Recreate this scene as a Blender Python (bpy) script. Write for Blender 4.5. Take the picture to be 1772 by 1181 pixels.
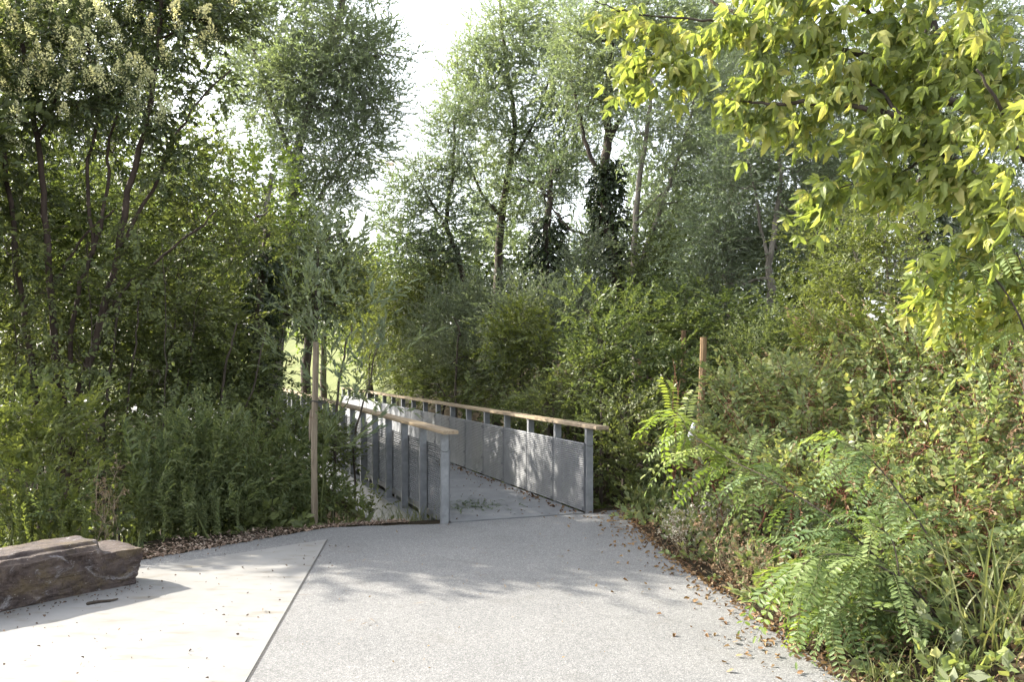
import bpy, math, random
import numpy as np
from mathutils import Vector, noise as mnoise

for o in list(bpy.data.objects):
    bpy.data.objects.remove(o, do_unlink=True)
SC = bpy.context.scene
COL = SC.collection
R = math.radians

# ------------------------------------------------------------------ camera
EYE, FPX, HORIZ, CXP = 1.85, 1500.0, 628.0, 886.0
cam = bpy.data.cameras.new('camera')
cam.sensor_width = 36.0
cam.lens = FPX / 1772.0 * 36.0
cam.shift_y = (HORIZ - 590.5) / 1772.0
cam.clip_start, cam.clip_end = 0.1, 3000.0
camo = bpy.data.objects.new('camera', cam)
camo.location = (0, 0, EYE)
camo.rotation_euler = (R(90), 0, 0)
COL.objects.link(camo)
SC.camera = camo

# ------------------------------------------------------------------ sky, sun, exposure
SUN_AZ, SUN_EL = -72.0, 31.0          # degrees; azimuth measured from +Y towards +X
W = bpy.data.worlds.new('World'); SC.world = W; W.use_nodes = True
wn = W.node_tree.nodes; wl = W.node_tree.links
sky = wn.new('ShaderNodeTexSky'); sky.sky_type = 'NISHITA'; sky.sun_disc = False
sky.sun_elevation = R(SUN_EL); sky.sun_rotation = R(SUN_AZ)
sky.air_density = 1.0; sky.dust_density = 2.5; sky.ozone_density = 1.0
bg = wn['Background']; bg.inputs['Strength'].default_value = 0.15
veil = wn.new('ShaderNodeHueSaturation'); veil.inputs['Saturation'].default_value = .32; veil.inputs['Value'].default_value = 1.0   # thin white summer haze
wl.new(sky.outputs['Color'], veil.inputs['Color']); wl.new(veil.outputs['Color'], bg.inputs['Color'])
sun = bpy.data.lights.new('sun', 'SUN'); sun.energy = 3.5; sun.angle = R(0.6); sun.color = (1.0, 0.93, 0.80)
suno = bpy.data.objects.new('sun', sun); COL.objects.link(suno)
sv = Vector((math.sin(R(SUN_AZ)) * math.cos(R(SUN_EL)), math.cos(R(SUN_AZ)) * math.cos(R(SUN_EL)), math.sin(R(SUN_EL))))
suno.rotation_euler = (-sv).to_track_quat('-Z', 'Y').to_euler()
suno.location = (-30, 15, 30)
SC.view_settings.view_transform = 'Standard'
SC.view_settings.look = 'None'
SC.view_settings.exposure = 2.2
SC.view_settings.gamma = 1.0
SC.view_settings.use_curve_mapping = False
cy = SC.cycles
cy.max_bounces = 6; cy.diffuse_bounces = 4; cy.glossy_bounces = 2; cy.transmission_bounces = 5
cy.transparent_max_bounces = 4; cy.use_denoising = True
cy.use_adaptive_sampling = True; cy.adaptive_threshold = 0.02
cy.caustics_reflective = False; cy.caustics_refractive = False

# ------------------------------------------------------------------ helpers: space
def at(px, py, d):
    """photo pixel + distance ahead of the camera -> world point"""
    return np.array(((px - CXP) / FPX * d, d, EYE - (py - HORIZ) / FPX * d))

PL = np.array((-0.771, 9.98)); PR = np.array((0.907, 10.63))       # foot of first left and right bridge posts
BD = np.array((-0.358, 0.934)); BN = np.array((0.934, 0.358))       # along the bridge, across to the right
BW = float((PR - PL) @ BN)
BLEN, BAYS = 17.1, 18

def sstep(a, b, x):
    t = np.clip((x - a) / (b - a), 0, 1)
    return t * t * (3 - 2 * t)

def wav(x, y, s=1.0):
    return (np.sin(x * 1.3 * s + 1.7) * np.cos(y * 1.1 * s - .6) + .5 * np.sin(x * 2.9 * s - y * 2.3 * s + 2.1) + .3 * np.cos(x * 5.1 * s + y * 4.3 * s)) / 1.8

def H(x, y):
    """terrain height"""
    x = np.asarray(x, float); y = np.asarray(y, float)
    s = (x - PL[0]) * BD[0] + (y - PL[1]) * BD[1]
    n = (x - PL[0]) * BN[0] + (y - PL[1]) * BN[1]
    rav = -2.3 * sstep(0.15, 3.6, s) * (1 - sstep(13.8, 17.0, s)) * (1 - sstep(3.0, 8.0, n)) * (1 - .35 * sstep(3, 9, -n))
    mound = 2.5 * sstep(3.0, 9.0, n) * sstep(8.5, 18, y)
    side = 0.55 * sstep(2.1, 4.5, x) * sstep(-2, 3, y) * (1 - sstep(9, 13, y))
    far = np.maximum(y - 42, 0) * 0.055 * (1 - sstep(95, 140, y)) + 3.6 * sstep(95, 140, y)
    rough = .09 * wav(x, y, .9) * sstep(2.0, 3.5, np.abs(x + .2) + np.maximum(y - 9.5, 0) * .6)
    return rav + mound + side + far + rough * (1 - sstep(24, 27, y) * (1 - sstep(42, 50, y)))

def on_ground(x, y, lift=0.0):
    return np.array((x, y, float(H(x, y)) + lift))

# ------------------------------------------------------------------ helpers: meshes
class Acc:
    """collects vertices and polygons (any size) for one mesh"""
    def __init__(self):
        self.V = []; self.L = []; self.T = []; self.M = []; self.n = 0
    def add(self, V, polys, mat=0):
        V = np.asarray(V, float).reshape(-1, 3)
        for p in polys:
            self.L.append(np.asarray(p, np.int64) + self.n); self.T.append(np.array([len(p)])); self.M.append(np.array([mat]))
        self.V.append(V); self.n += len(V)
    def addk(self, V, F, mat=0):
        """F: (m,k) array of polygons of the same size"""
        F = np.asarray(F, np.int64)
        self.V.append(np.asarray(V, float)); self.L.append((F + self.n).ravel())
        self.T.append(np.full(len(F), F.shape[1])); self.M.append(np.full(len(F), mat)); self.n += len(V)
    def stamp(self, tpl, T, A, S):
        """copies of a template: T (N,3) places, A (N,3,3) axes as rows, S (N,) scales"""
        N = len(T)
        if N == 0: return
        V = tpl['V']; nv = len(V)
        out = np.einsum('vk,nkj->nvj', V, A * np.asarray(S).reshape(-1, 1, 1)) + np.asarray(T)[:, None, :]
        off = (np.arange(N) * nv + self.n)[:, None, None]
        for F, m in tpl['F']:
            q = F[None] + off
            self.L.append(q.ravel()); self.T.append(np.full(N * len(F), F.shape[1])); self.M.append(np.full(N * len(F), m))
        self.V.append(out.reshape(-1, 3)); self.n += N * nv
    def mesh(self, name, mats, smooth=False):
        me = bpy.data.meshes.new(name)
        if self.n:
            V = np.concatenate(self.V); L = np.concatenate(self.L); T = np.concatenate(self.T); M = np.concatenate(self.M)
            me.vertices.add(len(V)); me.vertices.foreach_set('co', V.astype(np.float32).ravel())
            me.loops.add(len(L)); me.loops.foreach_set('vertex_index', L.astype(np.int32))
            me.polygons.add(len(T))
            st = np.concatenate(([0], np.cumsum(T)[:-1]))
            me.polygons.foreach_set('loop_start', st.astype(np.int32))
            me.polygons.foreach_set('material_index', M.astype(np.int32))
            if smooth: me.polygons.foreach_set('use_smooth', np.ones(len(T), bool))
            else: me.polygons.foreach_set('use_smooth', np.zeros(len(T), bool))
            me.update(calc_edges=True)
        for m in (mats if isinstance(mats, (list, tuple)) else [mats]):
            me.materials.append(m)
        return me
    def obj(self, name, mats, parent=None, smooth=False):
        return link(name, self.mesh(name, mats, smooth), parent)

def link(name, data, parent=None, loc=None):
    o = bpy.data.objects.new(name, data); COL.objects.link(o)
    if loc is not None: o.location = Vector([float(c) for c in loc])
    if parent is not None:
        o.parent = parent
        if parent.type == 'EMPTY' and loc is None:
            o.location = -parent.location           # vertices are in world space
    return o

def tag(o, label=None, cat=None, group=None, kind=None):
    for k, v in (('label', label), ('category', cat), ('group', group), ('kind', kind)):
        if v: o[k] = v
    return o

def thing(name, label, cat, loc=(0, 0, 0), group=None):
    e = link(name, None, None, loc)
    e.empty_display_size = .2
    return tag(e, label, cat, group)

def unit(v):
    v = np.asarray(v, float)
    return v / np.maximum(np.linalg.norm(v, axis=-1, keepdims=True), 1e-9)

def frames(D, up=(0, 0, 1), roll=None):
    """rows x,y,z: x along D, z as near to up as can be, then rolled about x"""
    D = unit(D); up = np.broadcast_to(np.asarray(up, float), D.shape)
    Y = np.cross(up, D); bad = np.linalg.norm(Y, axis=1) < 1e-3
    Y[bad] = (0, 1, 0); Y = unit(Y); Z = np.cross(D, Y)
    if roll is not None:
        c, s = np.cos(roll)[:, None], np.sin(roll)[:, None]
        Y, Z = Y * c + Z * s, Z * c - Y * s
    return np.stack([D, Y, Z], 1)

def box(acc, c, ax, hx, hy, hz, mat=0):
    """oriented box: ax rows are unit axes"""
    ax = np.asarray(ax, float); c = np.asarray(c, float)
    V = [c + sx * hx * ax[0] + sy * hy * ax[1] + sz * hz * ax[2] for sx in (-1, 1) for sy in (-1, 1) for sz in (-1, 1)]
    acc.add(V, [(0, 1, 3, 2), (4, 6, 7, 5), (0, 4, 5, 1), (2, 3, 7, 6), (0, 2, 6, 4), (1, 5, 7, 3)], mat)

def bbox(acc, c, ax, hx, hy, hz, b=.004, mat=0):
    """box with its long edges (along axis 0) chamfered"""
    ax = np.asarray(ax, float); c = np.asarray(c, float)
    prof = [(-hy + b, -hz), (hy - b, -hz), (hy, -hz + b), (hy, hz - b), (hy - b, hz), (-hy + b, hz), (-hy, hz - b), (-hy, -hz + b)]
    V = [c + s * hx * ax[0] + y * ax[1] + z * ax[2] for s in (-1, 1) for y, z in prof]
    P = [(i, i + 8, (i + 1) % 8 + 8, (i + 1) % 8) for i in range(8)]
    acc.add(V, P + [tuple(range(8)), tuple(range(15, 7, -1))], mat)

def smooth_path(P, Rr, sub=4):
    """Catmull-Rom through the points"""
    P = np.asarray(P, float); Rr = np.asarray(Rr, float)
    Q = np.vstack([2 * P[0] - P[1], P, 2 * P[-1] - P[-2]])
    out, rr = [], []
    for i in range(len(P) - 1):
        p0, p1, p2, p3 = Q[i:i + 4]
        for t in np.linspace(0, 1, sub, endpoint=False):
            out.append(.5 * ((2 * p1) + (-p0 + p2) * t + (2 * p0 - 5 * p1 + 4 * p2 - p3) * t * t + (-p0 + 3 * p1 - 3 * p2 + p3) * t ** 3))
            rr.append(Rr[i] * (1 - t) + Rr[i + 1] * t)
    out.append(P[-1]); rr.append(Rr[-1])
    return np.array(out), np.array(rr)

def tube(acc, P, Rr, k=6, mat=0, rough=0.0, rs=None, cap=True):
    P = np.asarray(P, float); n = len(P)
    D = unit(np.gradient(P, axis=0))
    A = frames(D, up=(0.13, 0.31, 0.1) if abs(D[0][2]) > .8 else (0, 0, 1))
    th = np.arange(k) / k * 2 * np.pi
    rad = np.asarray(Rr)[:, None] * np.ones((1, k))
    if rough and rs is not None: rad = rad * (1 + rough * rs.standard_normal((n, k)))
    V = P[:, None] + rad[..., None] * (np.cos(th)[None, :, None] * A[:, None, 1] + np.sin(th)[None, :, None] * A[:, None, 2])
    i = np.arange(n - 1)[:, None] * k; j = np.arange(k)[None]; j2 = (j + 1) % k
    F = np.stack([i + j, i + j2, i + k + j2, i + k + j], -1).reshape(-1, 4)
    acc.addk(V.reshape(-1, 3), F, mat)
    if cap:
        acc.add(V[0], [tuple(range(k - 1, -1, -1))], mat); acc.add(V[-1], [tuple(range(k))], mat)

# ------------------------------------------------------------------ helpers: materials
def nt(name):
    m = bpy.data.materials.new(name); m.use_nodes = True
    t = m.node_tree; b = t.nodes['Principled BSDF']; o = t.nodes['Material Output']
    return m, t, b, o

def N(t, typ, **kw):
    n = t.nodes.new(typ)
    for k, v in kw.items():
        if k in n.inputs: n.inputs[k].default_value = v
        else: setattr(n, k, v)
    return n

def ramp(t, stops, fac=None, interp='LINEAR'):
    r = t.nodes.new('ShaderNodeValToRGB'); r.color_ramp.interpolation = interp
    e = r.color_ramp.elements
    while len(e) < len(stops): e.new(.5)
    for el, (p, c) in zip(e, stops):
        el.position = p; el.color = (c[0], c[1], c[2], 1)
    if fac is not None: t.links.new(fac, r.inputs['Fac'])
    return r

def mixc(t, fac, a, b, mode='MIX'):
    m = t.nodes.new('ShaderNodeMix'); m.data_type = 'RGBA'; m.blend_type = mode
    for sock, v in ((m.inputs['Factor'], fac), (m.inputs['A'], a), (m.inputs['B'], b)):
        if hasattr(v, 'is_linked'): t.links.new(v, sock)
        elif isinstance(v, (int, float)): sock.default_value = v
        else: sock.default_value = (v[0], v[1], v[2], 1)
    return m.outputs['Result']

def coords(t):
    g = t.nodes.new('ShaderNodeNewGeometry')
    return g.outputs['Position']

def leafmat(name, cols, trans=.4, tcol=(1.2, 1.2, .62), rough=.45, under=None, spec=.35, obj=False, patch=.5):
    """leaf: colour varies leaf by leaf and in drifts; light passes through; optional paler underside"""
    m, t, b, o = nt(name)
    rnd = N(t, 'ShaderNodeObjectInfo').outputs['Random'] if obj else N(t, 'ShaderNodeNewGeometry').outputs['Random Per Island']
    k = len(cols); c = ramp(t, [(i / max(k - 1, 1), col) for i, col in enumerate(cols)], rnd).outputs['Color']
    no = N(t, 'ShaderNodeTexNoise', Scale=.9, Detail=2.0); t.links.new(coords(t), no.inputs['Vector'])
    dr = ramp(t, [(.3, (.72, .8, .8)), (.7, (1.25, 1.15, .95))], no.outputs['Fac']).outputs['Color']
    c = mixc(t, patch, c, mixc(t, 1.0, c, dr, 'MULTIPLY'))
    hs = N(t, 'ShaderNodeHueSaturation', Saturation=.90); t.links.new(c, hs.inputs['Color']); c = hs.outputs['Color']
    base = c
    if under:
        g = N(t, 'ShaderNodeNewGeometry'); base = mixc(t, g.outputs['Backfacing'], c, under)
    t.links.new(base, b.inputs['Base Color'])
    b.inputs['Roughness'].default_value = rough
    b.inputs['Specular IOR Level'].default_value = spec
    tr = N(t, 'ShaderNodeBsdfTranslucent')
    t.links.new(mixc(t, 1.0, c, tcol, 'MULTIPLY'), tr.inputs['Color'])
    mx = N(t, 'ShaderNodeMixShader'); mx.inputs['Fac'].default_value = trans
    t.links.new(b.outputs[0], mx.inputs[1]); t.links.new(tr.outputs[0], mx.inputs[2]); t.links.new(mx.outputs[0], o.inputs['Surface'])
    return m

def noisemat(name, stops, scale=4.0, detail=6.0, rough=.85, bump=.0, bscale=None, stretch=None, metal=0.0, bdist=.02, spec=.3):
    m, t, b, o = nt(name)
    p = coords(t)
    if stretch:
        mp = N(t, 'ShaderNodeMapping'); mp.inputs['Scale'].default_value = stretch; t.links.new(p, mp.inputs['Vector']); p = mp.outputs['Vector']
    no = N(t, 'ShaderNodeTexNoise', Scale=scale, Detail=detail, Roughness=.65); t.links.new(p, no.inputs['Vector'])
    t.links.new(ramp(t, stops, no.outputs['Fac']).outputs['Color'], b.inputs['Base Color'])
    b.inputs['Roughness'].default_value = rough; b.inputs['Metallic'].default_value = metal
    b.inputs['Specular IOR Level'].default_value = spec
    if bump:
        n2 = N(t, 'ShaderNodeTexNoise', Scale=bscale or scale * 3, Detail=4.0); t.links.new(p, n2.inputs['Vector'])
        bp = N(t, 'ShaderNodeBump', Strength=bump, Distance=bdist); t.links.new(n2.outputs['Fac'], bp.inputs['Height'])
        t.links.new(bp.outputs['Normal'], b.inputs['Normal'])
    return m

BARK = noisemat('bark_brown', [(.3, (.026, .020, .015)), (.55, (.060, .047, .036)), (.75, (.12, .10, .082))], 9, bump=.7, stretch=(1, 1, .35), bdist=.02)
BARK_GREY = noisemat('bark_grey', [(.3, (.07, .062, .05)), (.55, (.17, .15, .125)), (.75, (.30, .275, .24))], 8, bump=.7, stretch=(1, 1, .3), bdist=.02)
BARK_RED = noisemat('bark_red', [(.3, (.026, .018, .014)), (.6, (.062, .044, .034)), (.8, (.12, .095, .078))], 10, bump=.6, stretch=(1, 1, .4), bdist=.015)
TWIG_TAN = noisemat('twig_tan', [(.3, (.16, .12, .075)), (.7, (.36, .29, .19))], 14)
STEM_GREEN = noisemat('stem_green', [(.3, (.06, .08, .025)), (.7, (.13, .14, .05))], 14)
CANE_RED = noisemat('cane_red', [(.3, (.09, .035, .022)), (.7, (.20, .085, .05))], 14)

L_PRIVET = leafmat('leaf_privet', [(0.052, 0.072, 0.032), (0.087, 0.116, 0.047), (0.130, 0.162, 0.062)], .34, rough=.32, spec=.5)
L_DARK = leafmat('leaf_thicket', [(0.065, 0.081, 0.031), (0.110, 0.139, 0.046), (0.174, 0.209, 0.066)], .42)
L_IVY = leafmat('leaf_ivy', [(.018, .032, .013), (.032, .052, .019), (.055, .080, .026)], .28, rough=.35, spec=.5)
L_MAPLE = leafmat('leaf_field_maple', [(0.140, 0.198, 0.037), (0.189, 0.263, 0.052), (0.241, 0.311, 0.071)], .55)
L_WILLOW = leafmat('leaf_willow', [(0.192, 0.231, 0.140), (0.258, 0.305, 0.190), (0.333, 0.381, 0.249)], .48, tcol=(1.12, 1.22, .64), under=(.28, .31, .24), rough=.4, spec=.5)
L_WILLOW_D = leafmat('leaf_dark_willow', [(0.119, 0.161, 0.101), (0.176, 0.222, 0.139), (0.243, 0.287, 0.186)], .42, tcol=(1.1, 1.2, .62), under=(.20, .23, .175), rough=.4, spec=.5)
L_SHRUB = leafmat('leaf_shrub', [(0.069, 0.099, 0.032), (0.106, 0.144, 0.045), (0.154, 0.189, 0.062)], .45)
L_GREY = leafmat('leaf_grey_shrub', [(0.112, 0.138, 0.083), (0.159, 0.188, 0.115), (0.218, 0.244, 0.156)], .40, under=(.21, .24, .18), tcol=(1.1, 1.2, .6))
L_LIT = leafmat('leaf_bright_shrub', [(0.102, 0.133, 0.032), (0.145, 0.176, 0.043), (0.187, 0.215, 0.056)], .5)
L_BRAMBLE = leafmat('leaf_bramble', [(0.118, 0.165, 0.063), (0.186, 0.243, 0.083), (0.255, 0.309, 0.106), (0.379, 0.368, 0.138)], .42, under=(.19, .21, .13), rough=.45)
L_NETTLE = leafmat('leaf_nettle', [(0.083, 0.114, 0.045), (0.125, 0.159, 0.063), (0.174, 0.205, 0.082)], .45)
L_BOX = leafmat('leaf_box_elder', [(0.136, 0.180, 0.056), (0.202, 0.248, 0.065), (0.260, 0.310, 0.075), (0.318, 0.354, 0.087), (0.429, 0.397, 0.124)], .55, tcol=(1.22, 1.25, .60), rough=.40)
L_BOXO = leafmat('leaf_box_elder_single', [(0.136, 0.180, 0.056), (0.202, 0.248, 0.065), (0.260, 0.310, 0.075), (0.318, 0.354, 0.087), (0.429, 0.397, 0.124)], .55, tcol=(1.22, 1.25, .60), rough=.40, obj=True)
L_ROB = leafmat('leaf_robinia', [(0.102, 0.162, 0.055), (0.138, 0.201, 0.065), (0.180, 0.239, 0.067)], .44, tcol=(1.3, 1.35, .5), under=(.16, .21, .12), obj=True, rough=.5)
L_ROBY = leafmat('leaf_robinia_young', [(0.150, 0.220, 0.044), (0.194, 0.255, 0.057), (0.238, 0.282, 0.075)], .52, tcol=(1.3, 1.3, .5), obj=True, rough=.5)
L_SAP = leafmat('leaf_sapling', [(0.098, 0.139, 0.079), (0.152, 0.195, 0.104), (0.206, 0.252, 0.122)], .42, under=(.18, .21, .14), rough=.38, spec=.5)
L_SAPY = leafmat('leaf_yellow_shoot', [(.12, .16, .035), (.18, .21, .06), (.24, .25, .10)], .45)
L_GRASS = leafmat('leaf_grass', [(.075, .12, .030), (.11, .16, .042), (.17, .20, .07)], .42, patch=.3)
L_DRY = leafmat('leaf_dry', [(.17, .10, .055), (.26, .17, .10), (.36, .27, .18)], .25, tcol=(1.1, 1, .8), rough=.8, spec=.1)
L_RUST = leafmat('leaf_rust', [(.075, .042, .026), (.13, .078, .046), (.21, .125, .066), (.27, .20, .12)], .2, tcol=(1.1, .9, .7), rough=.8, spec=.1)
L_SEED = leafmat('seed_heads', [(.34, .29, .22), (.48, .42, .34), (.62, .57, .48)], .25, tcol=(1, 1, .9), rough=.9, spec=.05)
L_FLOWER = leafmat('privet_flower', [(.50, .49, .27), (.64, .62, .38), (.76, .74, .52)], .5, tcol=(1.1, 1.1, .8), rough=.8, spec=.1)

# ------------------------------------------------------------------ ground
def y_edge(x):
    """far edge of the paving on the left of the bridge"""
    x = np.asarray(x, float)
    return np.where(x < -2.06, 9.77 + (x + 2.06) * 1.15 + .0 * x, 9.77 + (x + 2.06) * .34)

_H0 = H
def H(x, y):
    x = np.asarray(x, float); y = np.asarray(y, float)
    out = np.maximum((y - y_edge(x)) * .65, x - 1.95)
    base = _H0(x, y)
    s = (x - PL[0]) * BD[0] + (y - PL[1]) * BD[1]
    keep = sstep(-.05, .9, out)
    return base * np.maximum(keep, sstep(0.1, .8, s)) * sstep(-.02, .02, out + 3 * sstep(0, .3, s))

def paving_colour(t, scale=1.0):
    p = coords(t)
    v = N(t, 'ShaderNodeTexVoronoi', Scale=150.0 * scale); t.links.new(p, v.inputs['Vector'])
    bw = N(t, 'ShaderNodeRGBToBW'); t.links.new(v.outputs['Color'], bw.inputs['Color'])
    c = ramp(t, [(.12, (.088, .086, .084)), (.45, (.142, .140, .137)), (.7, (.182, .179, .174)), (.9, (.27, .263, .253))], bw.outputs['Val']).outputs['Color']
    v2 = N(t, 'ShaderNodeTexVoronoi', Scale=55.0 * scale); t.links.new(p, v2.inputs['Vector'])
    bw2 = N(t, 'ShaderNodeRGBToBW'); t.links.new(v2.outputs['Color'], bw2.inputs['Color'])
    c = mixc(t, .2, c, ramp(t, [(.2, (.10, .098, .096)), (.8, (.225, .221, .213))], bw2.outputs['Val']).outputs['Color'])
    n = N(t, 'ShaderNodeTexNoise', Scale=.8, Detail=6.0, Roughness=.6); t.links.new(p, n.inputs['Vector'])
    c = mixc(t, 1.0, c, ramp(t, [(.3, (.95, .965, .985)), (.7, (1.18, 1.19, 1.20))], n.outputs['Fac']).outputs['Color'], 'MULTIPLY')
    n3 = N(t, 'ShaderNodeTexNoise', Scale=2.3, Detail=9.0, Roughness=.7, Distortion=.8); t.links.new(p, n3.inputs['Vector'])
    c = mixc(t, ramp(t, [(.56, (0, 0, 0)), (.72, (.45, .45, .45))], n3.outputs['Fac']).outputs['Color'], c, (.105, .098, .088))
    return c, v

def asphalt_mat():
    m, t, b, o = nt('asphalt_aggregate')
    c, v = paving_colour(t)
    t.links.new(c, b.inputs['Base Color']); b.inputs['Roughness'].default_value = .8; b.inputs['Specular IOR Level'].default_value = .25
    bp = N(t, 'ShaderNodeBump', Strength=.5, Distance=.004); t.links.new(v.outputs['Distance'], bp.inputs['Height']); t.links.new(bp.outputs['Normal'], b.inputs['Normal'])
    return m

def concrete_mat():
    m, t, b, o = nt('concrete_white')
    p = coords(t)
    n = N(t, 'ShaderNodeTexNoise', Scale=1.6, Detail=8.0, Roughness=.65); t.links.new(p, n.inputs['Vector'])
    c = ramp(t, [(.3, (.178, .172, .161)), (.5, (.207, .202, .193)), (.75, (.228, .224, .216))], n.outputs['Fac']).outputs['Color']
    mp = N(t, 'ShaderNodeMapping'); mp.inputs['Scale'].default_value = (3, 9, 1); mp.inputs['Rotation'].default_value = (0, 0, .5); t.links.new(p, mp.inputs['Vector'])
    n2 = N(t, 'ShaderNodeTexNoise', Scale=1.1, Detail=5.0); t.links.new(mp.outputs['Vector'], n2.inputs['Vector'])
    st = ramp(t, [(.55, (0, 0, 0)), (.72, (1, 1, 1))], n2.outputs['Fac']).outputs['Color']
    c = mixc(t, mixc(t, .8, (0, 0, 0), st), c, (.15, .131, .10))
    t.links.new(c, b.inputs['Base Color']); b.inputs['Roughness'].default_value = .75
    n3 = N(t, 'ShaderNodeTexNoise', Scale=40.0, Detail=4.0); t.links.new(p, n3.inputs['Vector'])
    bp = N(t, 'ShaderNodeBump', Strength=.15, Distance=.004); t.links.new(n3.outputs['Fac'], bp.inputs['Height']); t.links.new(bp.outputs['Normal'], b.inputs['Normal'])
    return m

ASPHALT, CONCRETE = asphalt_mat(), concrete_mat()
SOIL = noisemat('soil_litter', [(.3, (.030, .022, .014)), (.5, (.065, .048, .030)), (.7, (.12, .085, .052))], 6, 10, .95, .8, 25, bdist=.03)
LAWN = None
def ground_mat():
    m, t, b, o = nt('ground_soil_and_grass')
    p = coords(t)
    n = N(t, 'ShaderNodeTexNoise', Scale=7.0, Detail=9.0, Roughness=.7); t.links.new(p, n.inputs['Vector'])
    soil = ramp(t, [(.3, (.016, .013, .009)), (.5, (.034, .027, .017)), (.7, (.065, .050, .032))], n.outputs['Fac']).outputs['Color']
    n2 = N(t, 'ShaderNodeTexNoise', Scale=.35, Detail=8.0, Roughness=.7); t.links.new(p, n2.inputs['Vector'])
    gr = ramp(t, [(.3, (.085, .100, .036)), (.55, (.115, .128, .05)), (.75, (.18, .16, .085))], n2.outputs['Fac']).outputs['Color']
    sp = N(t, 'ShaderNodeSeparateXYZ'); t.links.new(p, sp.inputs[0])
    mr = N(t, 'ShaderNodeMapRange'); mr.inputs['From Min'].default_value = 30; mr.inputs['From Max'].default_value = 34; t.links.new(sp.outputs['Y'], mr.inputs['Value'])
    t.links.new(mixc(t, mr.outputs['Result'], soil, gr), b.inputs['Base Color'])
    b.inputs['Roughness'].default_value = .95; b.inputs['Specular IOR Level'].default_value = .1
    bp = N(t, 'ShaderNodeBump', Strength=.7, Distance=.03); t.links.new(n.outputs['Fac'], bp.inputs['Height']); t.links.new(bp.outputs['Normal'], b.inputs['Normal'])
    return m

def build_ground():
    gx = np.concatenate([-np.geomspace(300, 9, 34), np.linspace(-8.7, 9, 110), np.geomspace(9.4, 300, 34)])
    gy = np.concatenate([np.linspace(-40, 0, 12, endpoint=False), np.linspace(0, 28, 150, endpoint=False), np.linspace(28, 60, 40, endpoint=False), np.geomspace(60, 600, 24)])
    X, Y = np.meshgrid(gx, gy)
    Z = H(X, Y) - .012
    V = np.stack([X, Y, Z], -1).reshape(-1, 3); nx = len(gx)
    i = np.arange(len(gy) - 1)[:, None] * nx; j = np.arange(nx - 1)[None]
    F = np.stack([i + j, i + j + 1, i + nx + j + 1, i + nx + j], -1).reshape(-1, 4)
    a = Acc(); a.addk(V, F)
    tag(a.obj('ground', ground_mat(), smooth=True), kind='structure')
build_ground()

def sheet(name, pts, z, mat, thick=.05):
    a = Acc(); n = len(pts)
    top = [(x, y, z) for x, y in pts]; bot = [(x, y, z - thick) for x, y in pts]
    a.add(top + bot, [tuple(range(n))] + [(i, i + n, (i + 1) % n + n, (i + 1) % n) for i in range(n)])
    return tag(a.obj(name, mat), kind='structure')

rs0 = np.random.default_rng(5)
def jag(pts, amp, step=.12):
    """fray a polyline"""
    out = []
    for (x0, y0), (x1, y1) in zip(pts[:-1], pts[1:]):
        k = max(1, int(math.hypot(x1 - x0, y1 - y0) / step))
        for q in range(k):
            t = q / k; out.append((x0 + (x1 - x0) * t + rs0.normal(0, amp), y0 + (y1 - y0) * t + rs0.normal(0, amp)))
    return out + [pts[-1]]
right_edge = jag([(2.3, 2.5), (1.98, 5), (1.87, 5.5), (1.78, 6.6), (1.6, 7.5), (1.45, 9.2), (1.36, 10.9)], .012)
e0 = PL - BN * .12 - BD * .02; e1 = PR + BN * .16 - BD * .02
left_edge = jag([(e0[0] - .15, e0[1] - .02), (-2.06, 9.72), (-3.46, 8.12), (-5.4, 5.9), (-7.6, 3.4)], .012)
sheet('asphalt_path', [(2.3, -6)] + right_edge + [(e1[0] + .05, e1[1] + .1), (e1[0], e1[1]), (e0[0], e0[1])] + left_edge + [(-11, -.5), (-12, -6)], 0.0, ASPHALT, .06)
J0, J1, J2 = np.array((-1.92, 9.04)), np.array((-1.53, 5.02)), np.array((-.75, -3.0))
sheet('concrete_pavement', [(J0[0] - .012, J0[1]), (-3.32, 7.77), (-5.3, 5.35), (-7.9, 2.3), (-11, -1.2), (-11.5, -5.5), (J2[0] - .26, -5.5), (J1[0] - .012, J1[1])], .006, CONCRETE, .04)
a = Acc(); w = .005
a.add([(J0[0] - w, J0[1], .003), (J1[0] - w, J1[1], .003), (J2[0] - w, J2[1], .003), (J2[0] + w, J2[1], .003), (J1[0] + w * .4, J1[1], .003), (J0[0] + w * .4, J0[1], .003)], [(0, 1, 4, 5), (1, 2, 3, 4)])
tag(a.obj('path_joint', noisemat('joint_dark', [(.3, (.05, .047, .043)), (.7, (.11, .10, .09))], 30)), kind='structure')
# paving beyond the far end of the bridge
far_pts = []
for x, y in [(-5.6, 26.8), (-6.4, 30), (-9, 36), (-14, 41), (-22, 44), (-26, 40), (-18, 34), (-11.5, 29), (-8.6, 25.8)]:
    far_pts.append((x, y))
tag(sheet('far_path', far_pts, .03, CONCRETE, .06))

# ------------------------------------------------------------------ footbridge
GALV = noisemat('galvanised_steel', [(.3, (0.168, 0.176, 0.189)), (.55, (0.218, 0.227, 0.239)), (.75, (0.277, 0.286, 0.298))], 11, 5, .52, metal=.25, spec=.45)
GALV_M = noisemat('galvanised_mesh', [(.3, (0.126, 0.132, 0.143)), (.55, (0.160, 0.165, 0.176)), (.75, (0.202, 0.207, 0.218))], 6, 5, .5, metal=.2, spec=.45)
DECKM = noisemat('deck_steel', [(.3, (0.122, 0.126, 0.134)), (.55, (0.160, 0.164, 0.168)), (.75, (0.202, 0.202, 0.202))], 3, 8, .75, .6, 120, bdist=.004)
RAILW = noisemat('rail_timber', [(.25, (.30, .22, .135)), (.5, (.46, .36, .235)), (.75, (.58, .48, .33))], 5, 8, .75, .35, 40, stretch=(1, 1, 6), bdist=.004)

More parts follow.
